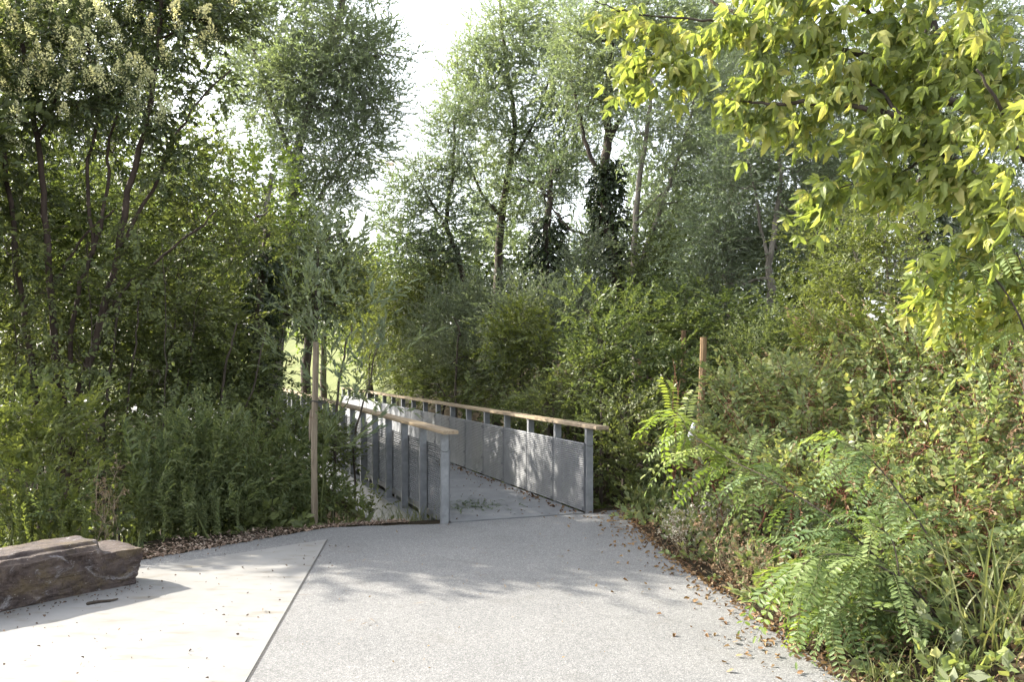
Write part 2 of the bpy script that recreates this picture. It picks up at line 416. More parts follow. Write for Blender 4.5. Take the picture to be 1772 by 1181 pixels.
def rail_mat():
    m, t, b, o = nt('weathered_rail_board')
    p = coords(t)
    mp = N(t, 'ShaderNodeMapping'); mp.vector_type = 'TEXTURE'
    mp.inputs['Rotation'].default_value = (0, 0, math.atan2(BD[1], BD[0])); mp.inputs['Scale'].default_value = (1, .05, .05); t.links.new(p, mp.inputs['Vector'])
    n = N(t, 'ShaderNodeTexNoise', Scale=1.6, Detail=8.0, Roughness=.7); t.links.new(mp.outputs['Vector'], n.inputs['Vector'])
    oi = N(t, 'ShaderNodeObjectInfo')
    c = ramp(t, [(.25, (.17, .125, .08)), (.5, (.28, .22, .15)), (.78, (.39, .325, .24))], n.outputs['Fac']).outputs['Color']
    c = mixc(t, 1.0, c, ramp(t, [(0, (.86, .86, .88)), (1, (1.1, 1.08, 1.02))], oi.outputs['Random']).outputs['Color'], 'MULTIPLY')
    t.links.new(c, b.inputs['Base Color']); b.inputs['Roughness'].default_value = .75; b.inputs['Specular IOR Level'].default_value = .2
    bp = N(t, 'ShaderNodeBump', Strength=.4, Distance=.004); t.links.new(n.outputs['Fac'], bp.inputs['Height']); t.links.new(bp.outputs['Normal'], b.inputs['Normal'])
    return m
RAILW = rail_mat()
B3, N3, U3 = np.array((BD[0], BD[1], 0)), np.array((BN[0], BN[1], 0)), np.array((0, 0, 1.0))
BAX = np.stack([B3, N3, U3])
def bp3(s, n, z): return np.array((PL[0] + s * BD[0] + n * BN[0], PL[1] + s * BD[1] + n * BN[1], z))

def build_bridge():
    bridge = thing('footbridge', 'grey galvanised steel footbridge with pale timber handrails crossing the wooded ditch', 'footbridge', bp3(0, BW / 2, 0))
    bridge.rotation_euler = (0, 0, 0)
    bay = BLEN / BAYS
    org = np.array(bridge.location)
    def put(name, me, s, n, z):
        o = link(name, me, bridge, tuple(bp3(s, n, z) - org)); return o
    # post: C channel, web towards the near end
    def post_mesh(side):
        a = Acc(); hw, dp, tk = .043, .06, .009
        prof = [(-dp / 2, -hw), (-dp / 2, hw), (dp / 2, hw), (dp / 2, hw - tk), (-dp / 2 + tk, hw - tk), (-dp / 2 + tk, -hw + tk), (dp / 2, -hw + tk), (dp / 2, -hw)]
        z0, z1 = -.125, 1.045
        V = [s * B3 + n * N3 + z * U3 for z in (z0, z1) for s, n in prof]
        P = [(i, (i + 1) % 8, (i + 1) % 8 + 8, i + 8) for i in range(8)]
        a.add(V, P + [(7, 6, 5, 0), (5, 4, 1, 0), (4, 3, 2, 1), (8, 13, 14, 15), (8, 9, 12, 13), (9, 10, 11, 12)])
        # head plate and bolt heads
        box(a, np.array((0, 0, 1.04)), BAX, .035, .055, .004)
        for zz in (.1, .72):
            box(a, -dp / 2 * B3 - .004 * B3 + zz * U3 + 0 * N3, BAX, .004, .008, .008)
        return a.mesh('post', GALV)
    pm = post_mesh(1)
    # infill panel: rows of tilted strands joined by staggered bonds (expanded metal)
    def panel_mesh(sgn):
        a = Acc(); L = bay - .003; pitch = .0262; rows = 32
        for r in range(rows):
            z = .025 + r * pitch
            tilt = unit(U3 * .72 + N3 * sgn * .69); nor = np.cross(B3, tilt)
            box(a, z * U3 + pitch * .4 * U3, np.stack([B3, tilt, nor]), L / 2, .0118, .0013)
            k = 12
            for q in range(k):
                sp = -L / 2 + (q + (.25 if r % 2 else .75)) * L / k
                c = sp * B3 + (z + pitch * .9) * U3 + .002 * sgn * N3
                d = unit(U3 * .8 - N3 * sgn * .6) * .0075; e = B3 * .011
                a.add([c - d - e, c - d + e, c + d + e * .6, c + d - e * .6], [(0, 1, 2, 3)])
        for e in (-1, 1):      # edge flats and clips
            box(a, e * (L / 2 - .003) * B3 + .44 * U3, BAX, .0015, .008, .42)
        for zz in (.05, .30, .80):
            box(a, (-L / 2 + .03) * B3 - sgn * .014 * N3 + zz * U3, BAX, .006, .006, .02)
        return a.mesh('infill_panel', GALV_M)
    panels = {-1: panel_mesh(-1), 1: panel_mesh(1)}
    rr = random.Random(3)
    boards = []
    for v in range(4):
        a = Acc(); bbox(a, np.zeros(3), BAX, bay / 2 - .002, .088, .021, .006); boards.append(a.mesh('rail_board', RAILW))
    a = Acc(); bbox(a, np.zeros(3), BAX, (bay + .33) / 2 - .002, .088, .021, .006); endb = a.mesh('rail_board', RAILW)
    for side, n0 in ((-1, 0.0), (1, BW + .05)):
        for i in range(BAYS + 1):
            put('post', pm, i * bay + .03, n0, 0)
        for i in range(BAYS):
            put('infill_panel', panels[side], i * bay + .03 + bay / 2, n0 - side * .062, 0)
        for i in range(BAYS):
            n = n0 + side * .018 + rr.uniform(-.003, .003); z = 1.067 + rr.uniform(-.0015, .0015)
            if i == 0: put('rail_board', endb, (bay - .33) / 2 + .03, n, z)
            else: put('rail_board', boards[i % 4], i * bay + bay / 2 + .03, n, z)
        a = Acc()   # steel flat under the boards
        box(a, bp3(BLEN / 2, n0, 1.0435), BAX, BLEN / 2, .03, .003); a.obj('rail_flat', GALV, bridge)
        a = Acc()
        nn = n0 + side * .02
        box(a, bp3(BLEN / 2, nn - side * .02, -.131), BAX, BLEN / 2 + .1, .085, .006)
        box(a, bp3(BLEN / 2, nn + side * .035, -.36), BAX, BLEN / 2 + .1, .006, .222)
        box(a, bp3(BLEN / 2, nn + side * .02, -.588), BAX, BLEN / 2 + .1, .08, .006)
        for i in range(BAYS):
            box(a, bp3(i * bay + bay * .5, nn, -.36), BAX, .005, .028, .218)
        a.obj('girder', GALV, bridge)
    a = Acc()
    seg = 9
    box(a, bp3(BLEN / 2, BW / 2 + .02, -.03), BAX, BLEN / 2, BW / 2 - .055, .04); a.obj('deck', DECKM, bridge)
    a = Acc()
    for i in range(9):
        box(a, bp3(1 + i * 1.9, BW / 2, -.22), BAX, .04, BW / 2 - .1, .145)
    a.obj('cross_beam', GALV, bridge)
    a = Acc(); box(a, bp3(-.13, BW / 2 + .02, -.5), BAX, .12, BW / 2 + .06, .42); a.obj('abutment', noisemat('abutment_concrete', [(.3, (.16, .155, .145)), (.7, (.3, .29, .27))], 4, bump=.3), bridge)
    # wire ties on the first posts
    for n0 in (0.0, BW + .05):
        a = Acc(); th = np.linspace(0, 2 * np.pi, 13)
        P = np.array([bp3(.03 + .042 * np.cos(q), n0 + .058 * np.sin(q), .84 + .02 * np.sin(q * 1.5)) for q in th]); tube(a, P, np.full(13, .0025), 4)
        a.obj('wire_tie', noisemat('wire_dark', [(.3, (.03, .03, .03)), (.7, (.06, .06, .06))], 9), bridge)
build_bridge()

# ------------------------------------------------------------------ boulder
def boulder_mat():
    m, t, b, o = nt('schist_boulder')
    p = coords(t)
    mp = N(t, 'ShaderNodeMapping'); mp.vector_type = 'TEXTURE'
    mp.inputs['Rotation'].default_value = (0, .10, math.atan2(.761, .648)); mp.inputs['Scale'].default_value = (1, .9, .75); t.links.new(p, mp.inputs['Vector'])
    n = N(t, 'ShaderNodeTexNoise', Scale=6.5, Detail=14.0, Roughness=.78, Distortion=.2); t.links.new(p, n.inputs['Vector'])
    c = ramp(t, [(.32, (.014, .010, .010)), (.43, (.046, .033, .030)), (.52, (.084, .062, .053)), (.60, (.118, .090, .074)), (.72, (.22, .195, .18))], n.outputs['Fac']).outputs['Color']
    n2 = N(t, 'ShaderNodeTexNoise', Scale=2.6, Detail=8.0, Roughness=.65); t.links.new(p, n2.inputs['Vector'])
    c = mixc(t, ramp(t, [(.46, (0, 0, 0)), (.64, (.65, .65, .65))], n2.outputs['Fac']).outputs['Color'], c, (.078, .062, .060))
    n4 = N(t, 'ShaderNodeTexNoise', Scale=2.8, Detail=10.0, Roughness=.75); t.links.new(mp.outputs['Vector'], n4.inputs['Vector'])
    c = mixc(t, ramp(t, [(.50, (0, 0, 0)), (.62, (.7, .7, .7))], n4.outputs['Fac']).outputs['Color'], c, (.115, .085, .046))
    mp3 = N(t, 'ShaderNodeMapping'); mp3.inputs['Location'].default_value = (3.1, 1.2, .7); t.links.new(mp.outputs['Vector'], mp3.inputs['Vector'])
    n3 = N(t, 'ShaderNodeTexNoise', Scale=4.2, Detail=12.0, Roughness=.8, Distortion=1.0); t.links.new(mp3.outputs['Vector'], n3.inputs['Vector'])
    c = mixc(t, ramp(t, [(.55, (0, 0, 0)), (.63, (.8, .8, .8))], n3.outputs['Fac']).outputs['Color'], c, (.27, .257, .262))
    v = N(t, 'ShaderNodeTexVoronoi', Scale=26.0); t.links.new(p, v.inputs['Vector'])
    c = mixc(t, ramp(t, [(.05, (.8, .8, .8)), (.14, (0, 0, 0))], v.outputs['Distance']).outputs['Color'], c, (.30, .27, .25))
    t.links.new(c, b.inputs['Base Color']); b.inputs['Roughness'].default_value = .72; b.inputs['Specular IOR Level'].default_value = .3
    bp = N(t, 'ShaderNodeBump', Strength=1.0, Distance=.035); t.links.new(n.outputs['Fac'], bp.inputs['Height'])
    t.links.new(bp.outputs['Normal'], b.inputs['Normal'])
    return m

def build_boulder():
    eu = np.array((-.648, -.761, 0)); ev = np.array((-.761, .648, 0)); org = np.array((-3.075, 7.215, 0))
    L, Wd, Hh = 2.25, .52, .40
    a = Acc()
    def ztop(u, v):
        base = .305 + .006 * math.sin(u * 14) + .012 * v
        up = .405 - .012 * (u - .3) - .05 * (v - .25) ** 2
        edge = .30 + .05 * mnoise.noise(Vector((v * 5, 1.7, 0)))
        k = float(sstep(edge - .015, edge + .03, u))
        z = base * (1 - k) + up * k
        # front lip of the upper slab falls away in two small ledges
        z -= k * (.030 * (1 - float(sstep(.02, .055, v + .03 * mnoise.noise(Vector((u * 4, 3, 0)))))) + .026 * (1 - float(sstep(.11, .14, v + .05 * mnoise.noise(Vector((u * 2.2, 9, 0)))))))
        return z
    def shape(u, v, w):
        """unit box (u along, v front to back, w up) -> boulder"""
        U, Vv = u * L, v * Wd
        z = -.03 + w * (ztop(U, Vv) + .03)
        h = max(z, 0) / .3
        f = -.012 + .045 * (1 - h) ** 2 + .02 * math.sin(U * 3.1 + .5) + .05 * max(0, .12 - U)           # front face
        Vv = f + v * (Wd - f) - v * .05 * h
        U2 = U + (1 - u) * (.030 * (1 - h) + .008 * math.sin(z * 21) + .06 * max(0, v - .45))      # right end slants back
        P = org + eu * U2 + ev * Vv + np.array((0, 0, z))
        n1 = mnoise.fractal(Vector((U * 3.0, Vv * 4.0, z * 6.0)), .8, 2.1, 5)
        n2 = mnoise.noise(Vector((U * 1.6 + 4, Vv * 2, z * 3.0)))
        lay = (z + .10 * U) / .034 + 1.3 * mnoise.noise(Vector((U * 1.5, Vv * 1.5, 5)))
        cell = math.floor(lay); chip = mnoise.noise(Vector((U * 2.6 + cell * 7.3, Vv * 2.6, cell * 3.1)))
        out = -ev * (1 - v) ** 3 * 1.0 + ev * v ** 3 + -eu * (1 - u) ** 14 * .5
        d = .013 * n1 + .022 * n2 + .007 * (1 if chip > .12 else (-.4 if chip < -.2 else 0)) + .011 * mnoise.fractal(Vector((U * 11, Vv * 11, z * 15)), .7, 2.1, 5)
        return P + out * d * (1 if z > .01 else .2) + np.array((0, 0, (.010 * n1 + .006 * n2) * (1 if w > .9 else 0)))
    nu, nv, nw = 190, 42, 36
    def face(fn, n, m):
        q = np.array([[fn(i / (n - 1), j / (m - 1)) for j in range(m)] for i in range(n)]).reshape(-1, 3)
        i = np.arange(n - 1)[:, None] * m; j = np.arange(m - 1)[None]
        a.addk(q, np.stack([i + j, i + m + j, i + m + j + 1, i + j + 1], -1).reshape(-1, 4))
    face(lambda s, t: shape(s, 0, t), nu, nw); face(lambda s, t: shape(s, 1, 1 - t), nu, nw); face(lambda s, t: shape(s, t, 1), nu, nv)
    face(lambda s, t: shape(0, 1 - s, t), nv, nw); face(lambda s, t: shape(1, s, t), nv, nw)
    ob = a.obj('boulder', boulder_mat(), smooth=False)
    tag(ob, 'long low brown schist boulder lying on the white concrete', 'boulder')
build_boulder()

# ------------------------------------------------------------------ vegetation toolkit
def T(V, F, m=0):
    return {'V': np.asarray(V, float), 'F': [(np.asarray(F, np.int64), m)]}
def leaf_lance(w=.2, bend=.10):
    return T([(0, 0, 0), (.42, -w / 2, .02), (1, 0, -bend), (.42, w / 2, .02)], [(0, 1, 2, 3)])
def leaf_ovate(w=.55, fold=.10, bend=.14):
    return T([(0, 0, 0), (1, 0, -bend), (.25, w * .46, fold * .8), (.62, w * .40, fold * .6 - bend * .3), (.25, -w * .46, fold * .8), (.62, -w * .40, fold * .6 - bend * .3)],
             [(0, 4, 5, 1), (0, 1, 3, 2)])
def leaf_fine(w=.5, fold=.1, bend=.25, lobes=0.0, seed=0):
    """midrib of four points, three points down each side"""
    r = np.random.default_rng(seed)
    mid = [(0, 0, 0), (.34, 0, -.04 * bend), (.68, 0, -.40 * bend), (1, 0, -bend)]
    sd = [(.16, .34), (.40, .50 + lobes * .1), (.58, .40 - lobes * .05), (.78, .27 + lobes * .08)]
    V = list(mid)
    for s in (1, -1):
        for x, y in sd:
            V.append((x, s * w * y * (1 + r.normal(0, .07)), fold * y * 1.6 - bend * x * x + r.normal(0, .015)))
    return {'V': np.array(V), 'F': [(np.array([(0, 1, 5, 4), (1, 2, 6, 5), (0, 8, 9, 1), (1, 9, 10, 2)]), 0), (np.array([(2, 7, 6), (2, 3, 7), (2, 10, 11), (2, 11, 3)]), 0)]}
def merge(parts):
    """parts: [(tpl, T, A, S, mat)] -> one template"""
    V, F, n = [], [], 0
    for tpl, t, A, s, m in parts:
        V.append((tpl['V'] * s) @ np.asarray(A) + np.asarray(t))
        for f, mm in tpl['F']: F.append((f + n, mm if m is None else m))
        n += len(tpl['V'])
    G = {}
    for f, m in F: G.setdefault((f.shape[1], m), []).append(f)
    return {'V': np.vstack(V), 'F': [(np.vstack(v), k[1]) for k, v in G.items()]}
def tube_tpl(P, Rr, k=3, mat=1):
    a = Acc(); tube(a, P, Rr, k, mat, cap=False)
    V = np.concatenate(a.V); F = np.concatenate([l.reshape(-1, 4) for l in a.L])
    return {'V': V, 'F': [(F, mat)]}

def twig(L, n, leaf, ll, seed, mode='alt', ang=50, droop=.25, r=.003, flat=.5, segs=2, lo=.12, lookup=.0, hang=0.0, tip=True, petiole=.0):
    """a leafy twig along +X: leaves set alternately, opposite or all round"""
    rg = np.random.default_rng(seed); leaves = leaf if isinstance(leaf, list) else [leaf]
    ts = np.linspace(0, 1, segs + 1); P = np.stack([ts * L, .05 * L * np.sin(ts * 3 + seed), -droop * L * ts ** 1.8], 1)
    rb = np.linspace(r, r * .35, segs + 1)[:, None] * np.array((0, .8, .6))
    jj = np.arange(segs)
    rib = {'V': np.vstack([P - rb, P + rb]), 'F': [(np.stack([jj, jj + 1, jj + segs + 2, jj + segs + 1], 1), 1)]}
    parts = [(rib, (0, 0, 0), np.eye(3), 1.0, None)]
    k = n if mode != 'opp' else n // 2
    for i in range(k):
        t = lo + (1 - lo) * (i + .5) / k + rg.normal(0, .015)
        t = min(max(t, 0), 1)
        p = np.array((t * L, .05 * L * np.sin(t * 3 + seed), -droop * L * t ** 1.8))
        for s in ((1, -1) if mode == 'opp' else (1 if i % 2 else -1,)):
            az = {'alt': 0.0, 'opp': 0.0 if i % 2 else .9, 'spiral': i * 2.4}[mode] + rg.normal(0, .35)
            a = R(ang * (1 - .35 * t) + rg.normal(0, 12))
            side = np.array((0, math.cos(az) * s, math.sin(az) * (s if mode == 'spiral' else 1) * .8 + lookup))
            d = unit(np.array((math.cos(a), 0, 0)) + side * math.sin(a) - np.array((0, 0, hang * rg.uniform(.6, 1.3))))
            A = frames(d[None], up=unit(np.array((rg.normal(0, flat), rg.normal(0, flat), 1.0))))[0]
            sc = ll * rg.uniform(.75, 1.15) * (1 - .35 * abs(t - .5))
            parts.append((leaves[rg.integers(len(leaves))], p + d * petiole, A, sc, None))
    if tip:
        d = unit(np.array((1.0, .1, -droop * 1.2 - hang * .6)))
        parts.append((leaves[0], P[-1], frames(d[None])[0], ll * .8, None))
    return merge(parts)

def lumps(P, seed, f=1.0):
    r = np.random.default_rng(seed); s = np.zeros(len(P))
    for k in range(5):
        w = r.normal(0, 1, 3) * f * (1 + .7 * k); s += np.sin(P @ w + r.uniform(0, 6.28)) / (1 + .5 * k)
    return s / 2.0

def blob(px, py, d, rx, ry, rd=None):
    c = at(px, py, d); k = d / FPX
    return (c, np.array((rx * k, rd if rd else .85 * min(rx, ry) * k + .15 * max(rx, ry) * k, ry * k)))

LAIK = 1.75
def fill(acc, blobs, twigs, leafarea, lai, rs, up=.35, out=.9, rnd=.5, gap=.1, freq=1.6, scale=(.8, 1.25), shell=.45, hangdir=0.0, limit=None, floor=True, tail=0.0):
    """spread leafy twigs through ellipsoids, in clumps with gaps between; returns the twig places"""
    places = []
    for bi, (c, r) in enumerate(blobs):
        per = leafarea
        nt_ = int(lai * LAIK * math.pi * r[0] * r[2] / per)
        nt_ = max(nt_, 6)
        D = unit(rs.normal(0, 1, (nt_, 3))); rad = rs.uniform(0, 1, nt_) ** shell
        sd = int(rs.integers(1e6))
        rad = rad * (1 + .28 * lumps(D, sd, 2.2)) * (1 + tail * np.abs(rs.normal(0, 1, nt_)) * (rs.uniform(0, 1, nt_) < .35)) * (1 + tail * .5 * lumps(D, sd + 5, 4.5))
        P = c + D * r * rad[:, None]
        keep = lumps(P, sd + 1, freq / max(.25, float(r.mean()) ** .5)) > rs.normal(-1 + gap * 2, .25, nt_)
        if floor: keep &= P[:, 2] > H(P[:, 0], P[:, 1]) + .03
        P = P[keep]; D = D[keep]
        if len(P) == 0: continue
        dirs = unit(D * out * np.array((1, 1, .7)) + np.array((0, 0, up)) + rs.normal(0, rnd, P.shape) - np.array((0, 0, hangdir)))
        A = frames(dirs, roll=rs.normal(0, .5, len(P)))
        S = rs.uniform(*scale, len(P))
        which = rs.integers(0, len(twigs), len(P))
        for k, tp in enumerate(twigs):
            m = which == k
            acc.stamp(tp, P[m], A[m], S[m])
        places.append(P)
    return places

def limb_to(acc, p0, p1, r0, r1, rs, sag=.12, k=5, sub=3):
    p0, p1 = np.asarray(p0, float), np.asarray(p1, float); L = np.linalg.norm(p1 - p0)
    mid = [p0 + (p1 - p0) * f + rs.normal(0, .06 * L, 3) + np.array((0, 0, -sag * L * math.sin(f * math.pi))) for f in (.33, .66)]
    P, q = smooth_path([p0] + mid + [p1], np.linspace(r0, r1, 4), sub)
    tube(acc, P, q, k, 0)

def stem_of(pts, d0):
    """[(px, py[, d])] -> world points"""
    return np.array([at(p[0], p[1], p[2] if len(p) > 2 else d0) for p in pts])

POOL = {}
CLS = (.3, .42, .58, .8, 1.1, 1.5, 2.0)
def bough(twigs, area, dense, r, rs, pick):
    """one of a few boughs of leafy twigs of about radius r, shared between trees"""
    k = min(range(len(CLS)), key=lambda i: abs(math.log(CLS[i] / r))); v = pick % 3; key = (id(twigs), dense, k, v)
    if key not in POOL:
        g = np.random.default_rng(7000 + len(POOL)); a = Acc(); rc = CLS[k]
        pl = fill(a, [(np.zeros(3), np.array((rc, rc * .9, rc)))], twigs, area, 3.3 if dense else 1.9, g, up=.3, gap=.17 if dense else .26, freq=3.0, floor=False, shell=.6, tail=.32)
        me = a.mesh('bough', [None, None]); POOL[key] = (me, pl[0], rc)
    return POOL[key]

def plant(name, label, cat, d, stems, blobs, twigs, area, lai, lmat, bmat=BARK, seed=1, group=None, root=None, limbs=True, spokes=7, ivy=None, **kw):
    """tree or shrub: stems through photo points at distance d, crown of leafy twigs in ellipsoids"""
    rs = np.random.default_rng(seed)
    bl = [blob(*b) if len(b) > 3 else b for b in blobs]
    tr = Acc(); nodes = []
    for st in stems:
        pts, r0, r1 = st[:3]
        P = stem_of(pts, d)
        g = float(H(P[0, 0], P[0, 1]))
        if len(st) < 4:          # rooted stem: run it down into the ground
            if P[0, 2] > g - .05: P = np.vstack([(P[0, 0] + rs.normal(0, .05), P[0, 1], g - .1), P])
            else: P[0, 2] = g - .1
        Q, q = smooth_path(P, np.linspace(r0, r1, len(P)), 5)
        Q[2:-1] += rs.normal(0, .012, Q[2:-1].shape) * (1 + 2 * r0)
        tube(tr, Q, q, 9 if r0 > .05 else 6, 0, .05, rs); nodes.append(np.column_stack([Q, q]))
    base = nodes[0][0, :3] if nodes else np.array((bl[0][0][0], bl[0][0][1], float(H(bl[0][0][0], bl[0][0][1]))))
    if root is not None: base = np.asarray(root, float)
    e = thing(name, label, cat, (base[0], base[1], float(H(base[0], base[1]))), group)
    cr = Acc(); pl = []
    if any(twigs is q for q in (TW_WILLOW, TW_WILLOW_S, TW_OVAL_F, TW_OVALQ)):
        for bi, (c, r) in enumerate(bl):
            me, P, rc = bough(twigs, area, lai > 2.0, float((r[0] * r[2]) ** .5), rs, bi + seed)
            o = link('bough', me, e, c - np.array(e.location)); sc = r / rc; fl = 1 if (bi + seed) % 2 else -1
            o.scale = (sc[0] * fl, sc[1] * fl, sc[2]); 
            for q, mt in ((0, lmat), (1, bmat)):
                o.material_slots[q].link = 'OBJECT'; o.material_slots[q].material = mt
            pl.append(P * np.array(o.scale) + c)
    else:
        pl = fill(cr, bl, twigs, area, lai, rs, **kw)
    if limbs:
        allN = np.vstack(nodes) if nodes else None
        for (c, r), P in zip(bl, pl):
            if allN is not None:
                dist = np.linalg.norm(allN[:, :3] - c, axis=1) + 2.0 * np.maximum(allN[:, 2] - c[2] + .1 * r[2], 0)
                k = int(np.argmin(dist)); p0 = allN[k, :3]; rr = min(allN[k, 3] * .65, .05)
            else:
                p0 = np.array((c[0] + rs.normal(0, .1), c[1] + rs.normal(0, .1), float(H(c[0], c[1])) - .05)); rr = .015
            limb_to(tr, p0, c, max(rr, .006), max(rr * .5, .004), rs)
            if len(P):
                for j in rs.integers(0, len(P), spokes):
                    limb_to(tr, c + rs.normal(0, .1, 3) * r, P[j], max(rr * .35, .0035), .002, rs, .03, 4, 2)
    if cr.n: cr.obj('crown' if stems else 'foliage', [lmat, bmat], e)
    if tr.n: tr.obj('trunk' if stems else 'stem', bmat, e, smooth=True)
    return e, nodes

# twig sets: (templates, leaf area of one twig)
def twigset(n, make):
    return [make(i) for i in range(n)]
TW_WILLOW = twigset(5, lambda i: twig(.46, 19, leaf_lance(.30, .12), .092, 10 + i, 'spiral', 42, .20, .003, .8))
TW_WILLOW_S = twigset(5, lambda i: twig(.38, 16, leaf_lance(.36, .12), .080, 20 + i, 'spiral', 45, .15, .003, .8))
TW_OVAL = twigset(5, lambda i: twig(.34, 11, [leaf_ovate(.55), leaf_ovate(.62, .06, .2)], .070, 30 + i, 'alt', 55, .2, .003, .55))
TW_OVALQ = twigset(5, lambda i: twig(.36, 11, [leaf_lance(.66, .15), leaf_lance(.56, .2)], .080, 35 + i, 'alt', 55, .2, .003, .6))
TW_OVAL_F = twigset(5, lambda i: twig(.62, 13, [leaf_lance(.62, .15), leaf_lance(.5, .2)], .15, 40 + i, 'spiral', 55, .2, .003, .7))
TW_PRIVET = twigset(5, lambda i: twig(.30, 12, [leaf_ovate(.46, .1, .2), leaf_ovate(.5, .08, .3)], .085, 50 + i, 'opp', 55, .15, .003, .6, hang=.35))
TW_MAPLE = twigset(5, lambda i: twig(.36, 10, [leaf_ovate(.95, .05, .15), leaf_ovate(.85, .08, .2)], .075, 60 + i, 'opp', 60, .2, .003, .5, hang=.2))
TW_BRAM = twigset(6, lambda i: twig(.30, 10, [leaf_fine(.62, .10, .18, 0, i), leaf_ovate(.66, .10, .2), leaf_ovate(.58, .12, .25)], .068, 70 + i, 'alt', 58, .18, .0028, .5, segs=3))
TW_NETTLE = twigset(5, lambda i: twig(.34, 16, [leaf_ovate(.42, .08, .3), leaf_ovate(.36, .1, .35)], .062, 80 + i, 'opp', 62, .05, .003, .4, hang=.25))
TW_GREYS = twigset(5, lambda i: twig(.40, 18, [leaf_lance(.30, .1), leaf_lance(.26, .16)], .075, 90 + i, 'spiral', 48, .12, .003, .7))
TW_IVY = twigset(4, lambda i: twig(.22, 9, [leaf_ovate(.85, .05, .2)], .070, 100 + i, 'alt', 65, .25, .002, .6, hang=.5))
TW_SMALL = twigset(5, lambda i: twig(.26, 14, [leaf_ovate(.6, .06, .15)], .042, 110 + i, 'alt', 60, .2, .0022, .55))
TW_SAP = twigset(5, lambda i: twig(.46, 15, [leaf_fine(.27, .06, .2, 0, i), leaf_fine(.24, .08, .3, 0, i + 5)], .105, 120 + i, 'spiral', 42, .02, .003, .6, lookup=.15))
TW_DRY = twigset(4, lambda i: twig(.26, 9, [leaf_ovate(.5, .2, .35), leaf_lance(.5, .4)], .035, 130 + i, 'spiral', 55, .25, .0022, 1.0))
def area_of(L, w, n, fill_=.62): return L * L * w * fill_ * n
A_WILLOW = area_of(.092, .30, 20); A_WILLOW_S = area_of(.080, .36, 17); A_OVAL = area_of(.07, .58, 12, .8); A_OVALQ = area_of(.08, .6, 12); A_OVAL_F = area_of(.15, .56, 14)
A_PRIVET = area_of(.085, .48, 13, .8); A_MAPLE = area_of(.075, .9, 11, .8); A_BRAM = area_of(.068, .64, 11, .8); A_NETTLE = area_of(.062, .39, 17, .8)
A_GREYS = area_of(.075, .28, 19); A_IVY = area_of(.07, .85, 10, .8); A_SMALL = area_of(.042, .6, 15, .8); A_SAP = area_of(.105, .26, 16, .75); A_DRY = area_of(.035, .5, 10, .7)

def ivy_on(e, path_px, d, rpx, dens, seed, name='ivy', lmat=None, tw=None, area=None):
    """ivy wrapped round a trunk: leafy twigs standing off a sleeve of radius rpx photo pixels"""
    rs = np.random.default_rng(seed); P, q = smooth_path(stem_of(path_px, d), np.array(rpx) * d / FPX, 12)
    L = np.linalg.norm(np.diff(P, axis=0), axis=1).sum(); r = float(np.mean(q))
    n = int(2.6 * dens * L * 2 * r * 2.2 / (area or A_IVY)); k = rs.integers(0, len(P), n); th = rs.uniform(0, 6.283, n)
    o = np.stack([np.cos(th), np.sin(th), rs.normal(0, .25, n)], 1)
    lm = 1 + .30 * lumps(np.column_stack([o[:, :2], P[k][:, 2:]]), seed, 1.8)
    pos = P[k] + o * (q[k] * lm * rs.uniform(.55, 1.0, n))[:, None] * np.array((1, 1, .6)) + rs.normal(0, .05, (n, 3))
    D = unit(o + np.array((0, 0, -.5)) + rs.normal(0, .4, (n, 3))); A = frames(D, roll=rs.normal(0, .4, n)); S = rs.uniform(.8, 1.25, n)
    a = Acc(); T_ = tw or TW_IVY; w = rs.integers(0, len(T_), n)
    for i, tp in enumerate(T_): a.stamp(tp, pos[w == i], A[w == i], S[w == i])
    return a.obj(name, [lmat or L_IVY, BARK], e)

# ================================================================== far things
def far_tree(px, py_base, d, blobs, label, seed, lmat, tw=TW_OVAL_F, area=A_OVAL_F, lai=2.6, bmat=BARK, cat='tree', name='woodland_tree', group=None, **kw):
    top = min(b[1] for b in blobs)
    return plant(name, label, cat, d, [([(px, py_base), (px + 6, (py_base + top) / 2), (blobs[0][0], blobs[0][1])], .16, .04)], blobs, tw, area, lai, lmat, bmat, seed, group, **kw)

# distant trees closing the view
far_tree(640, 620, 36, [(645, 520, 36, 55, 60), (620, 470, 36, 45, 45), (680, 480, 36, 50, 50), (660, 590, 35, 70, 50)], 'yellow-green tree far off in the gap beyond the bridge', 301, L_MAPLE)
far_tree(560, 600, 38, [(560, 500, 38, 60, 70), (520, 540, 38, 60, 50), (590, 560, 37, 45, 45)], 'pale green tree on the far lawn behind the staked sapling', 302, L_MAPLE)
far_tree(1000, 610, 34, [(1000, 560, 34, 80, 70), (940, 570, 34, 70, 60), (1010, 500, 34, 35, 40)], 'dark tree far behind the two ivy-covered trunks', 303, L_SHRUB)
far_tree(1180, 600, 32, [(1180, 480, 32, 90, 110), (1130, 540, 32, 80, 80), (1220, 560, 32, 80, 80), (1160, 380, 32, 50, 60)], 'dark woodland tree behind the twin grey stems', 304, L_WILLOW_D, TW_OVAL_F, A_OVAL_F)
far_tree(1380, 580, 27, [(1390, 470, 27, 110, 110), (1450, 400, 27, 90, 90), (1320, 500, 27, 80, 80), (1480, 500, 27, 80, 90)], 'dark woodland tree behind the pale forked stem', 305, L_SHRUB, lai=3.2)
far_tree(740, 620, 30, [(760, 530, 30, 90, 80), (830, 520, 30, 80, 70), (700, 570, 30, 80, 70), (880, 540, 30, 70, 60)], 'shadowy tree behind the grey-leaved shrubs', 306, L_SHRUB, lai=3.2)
far_tree(260, 640, 34, [(240, 500, 34, 100, 110), (340, 480, 34, 90, 100), (150, 480, 34, 110, 120), (420, 470, 34, 80, 90)], 'sunlit tree glimpsed through the dark thicket', 307, L_MAPLE, lai=1.8)

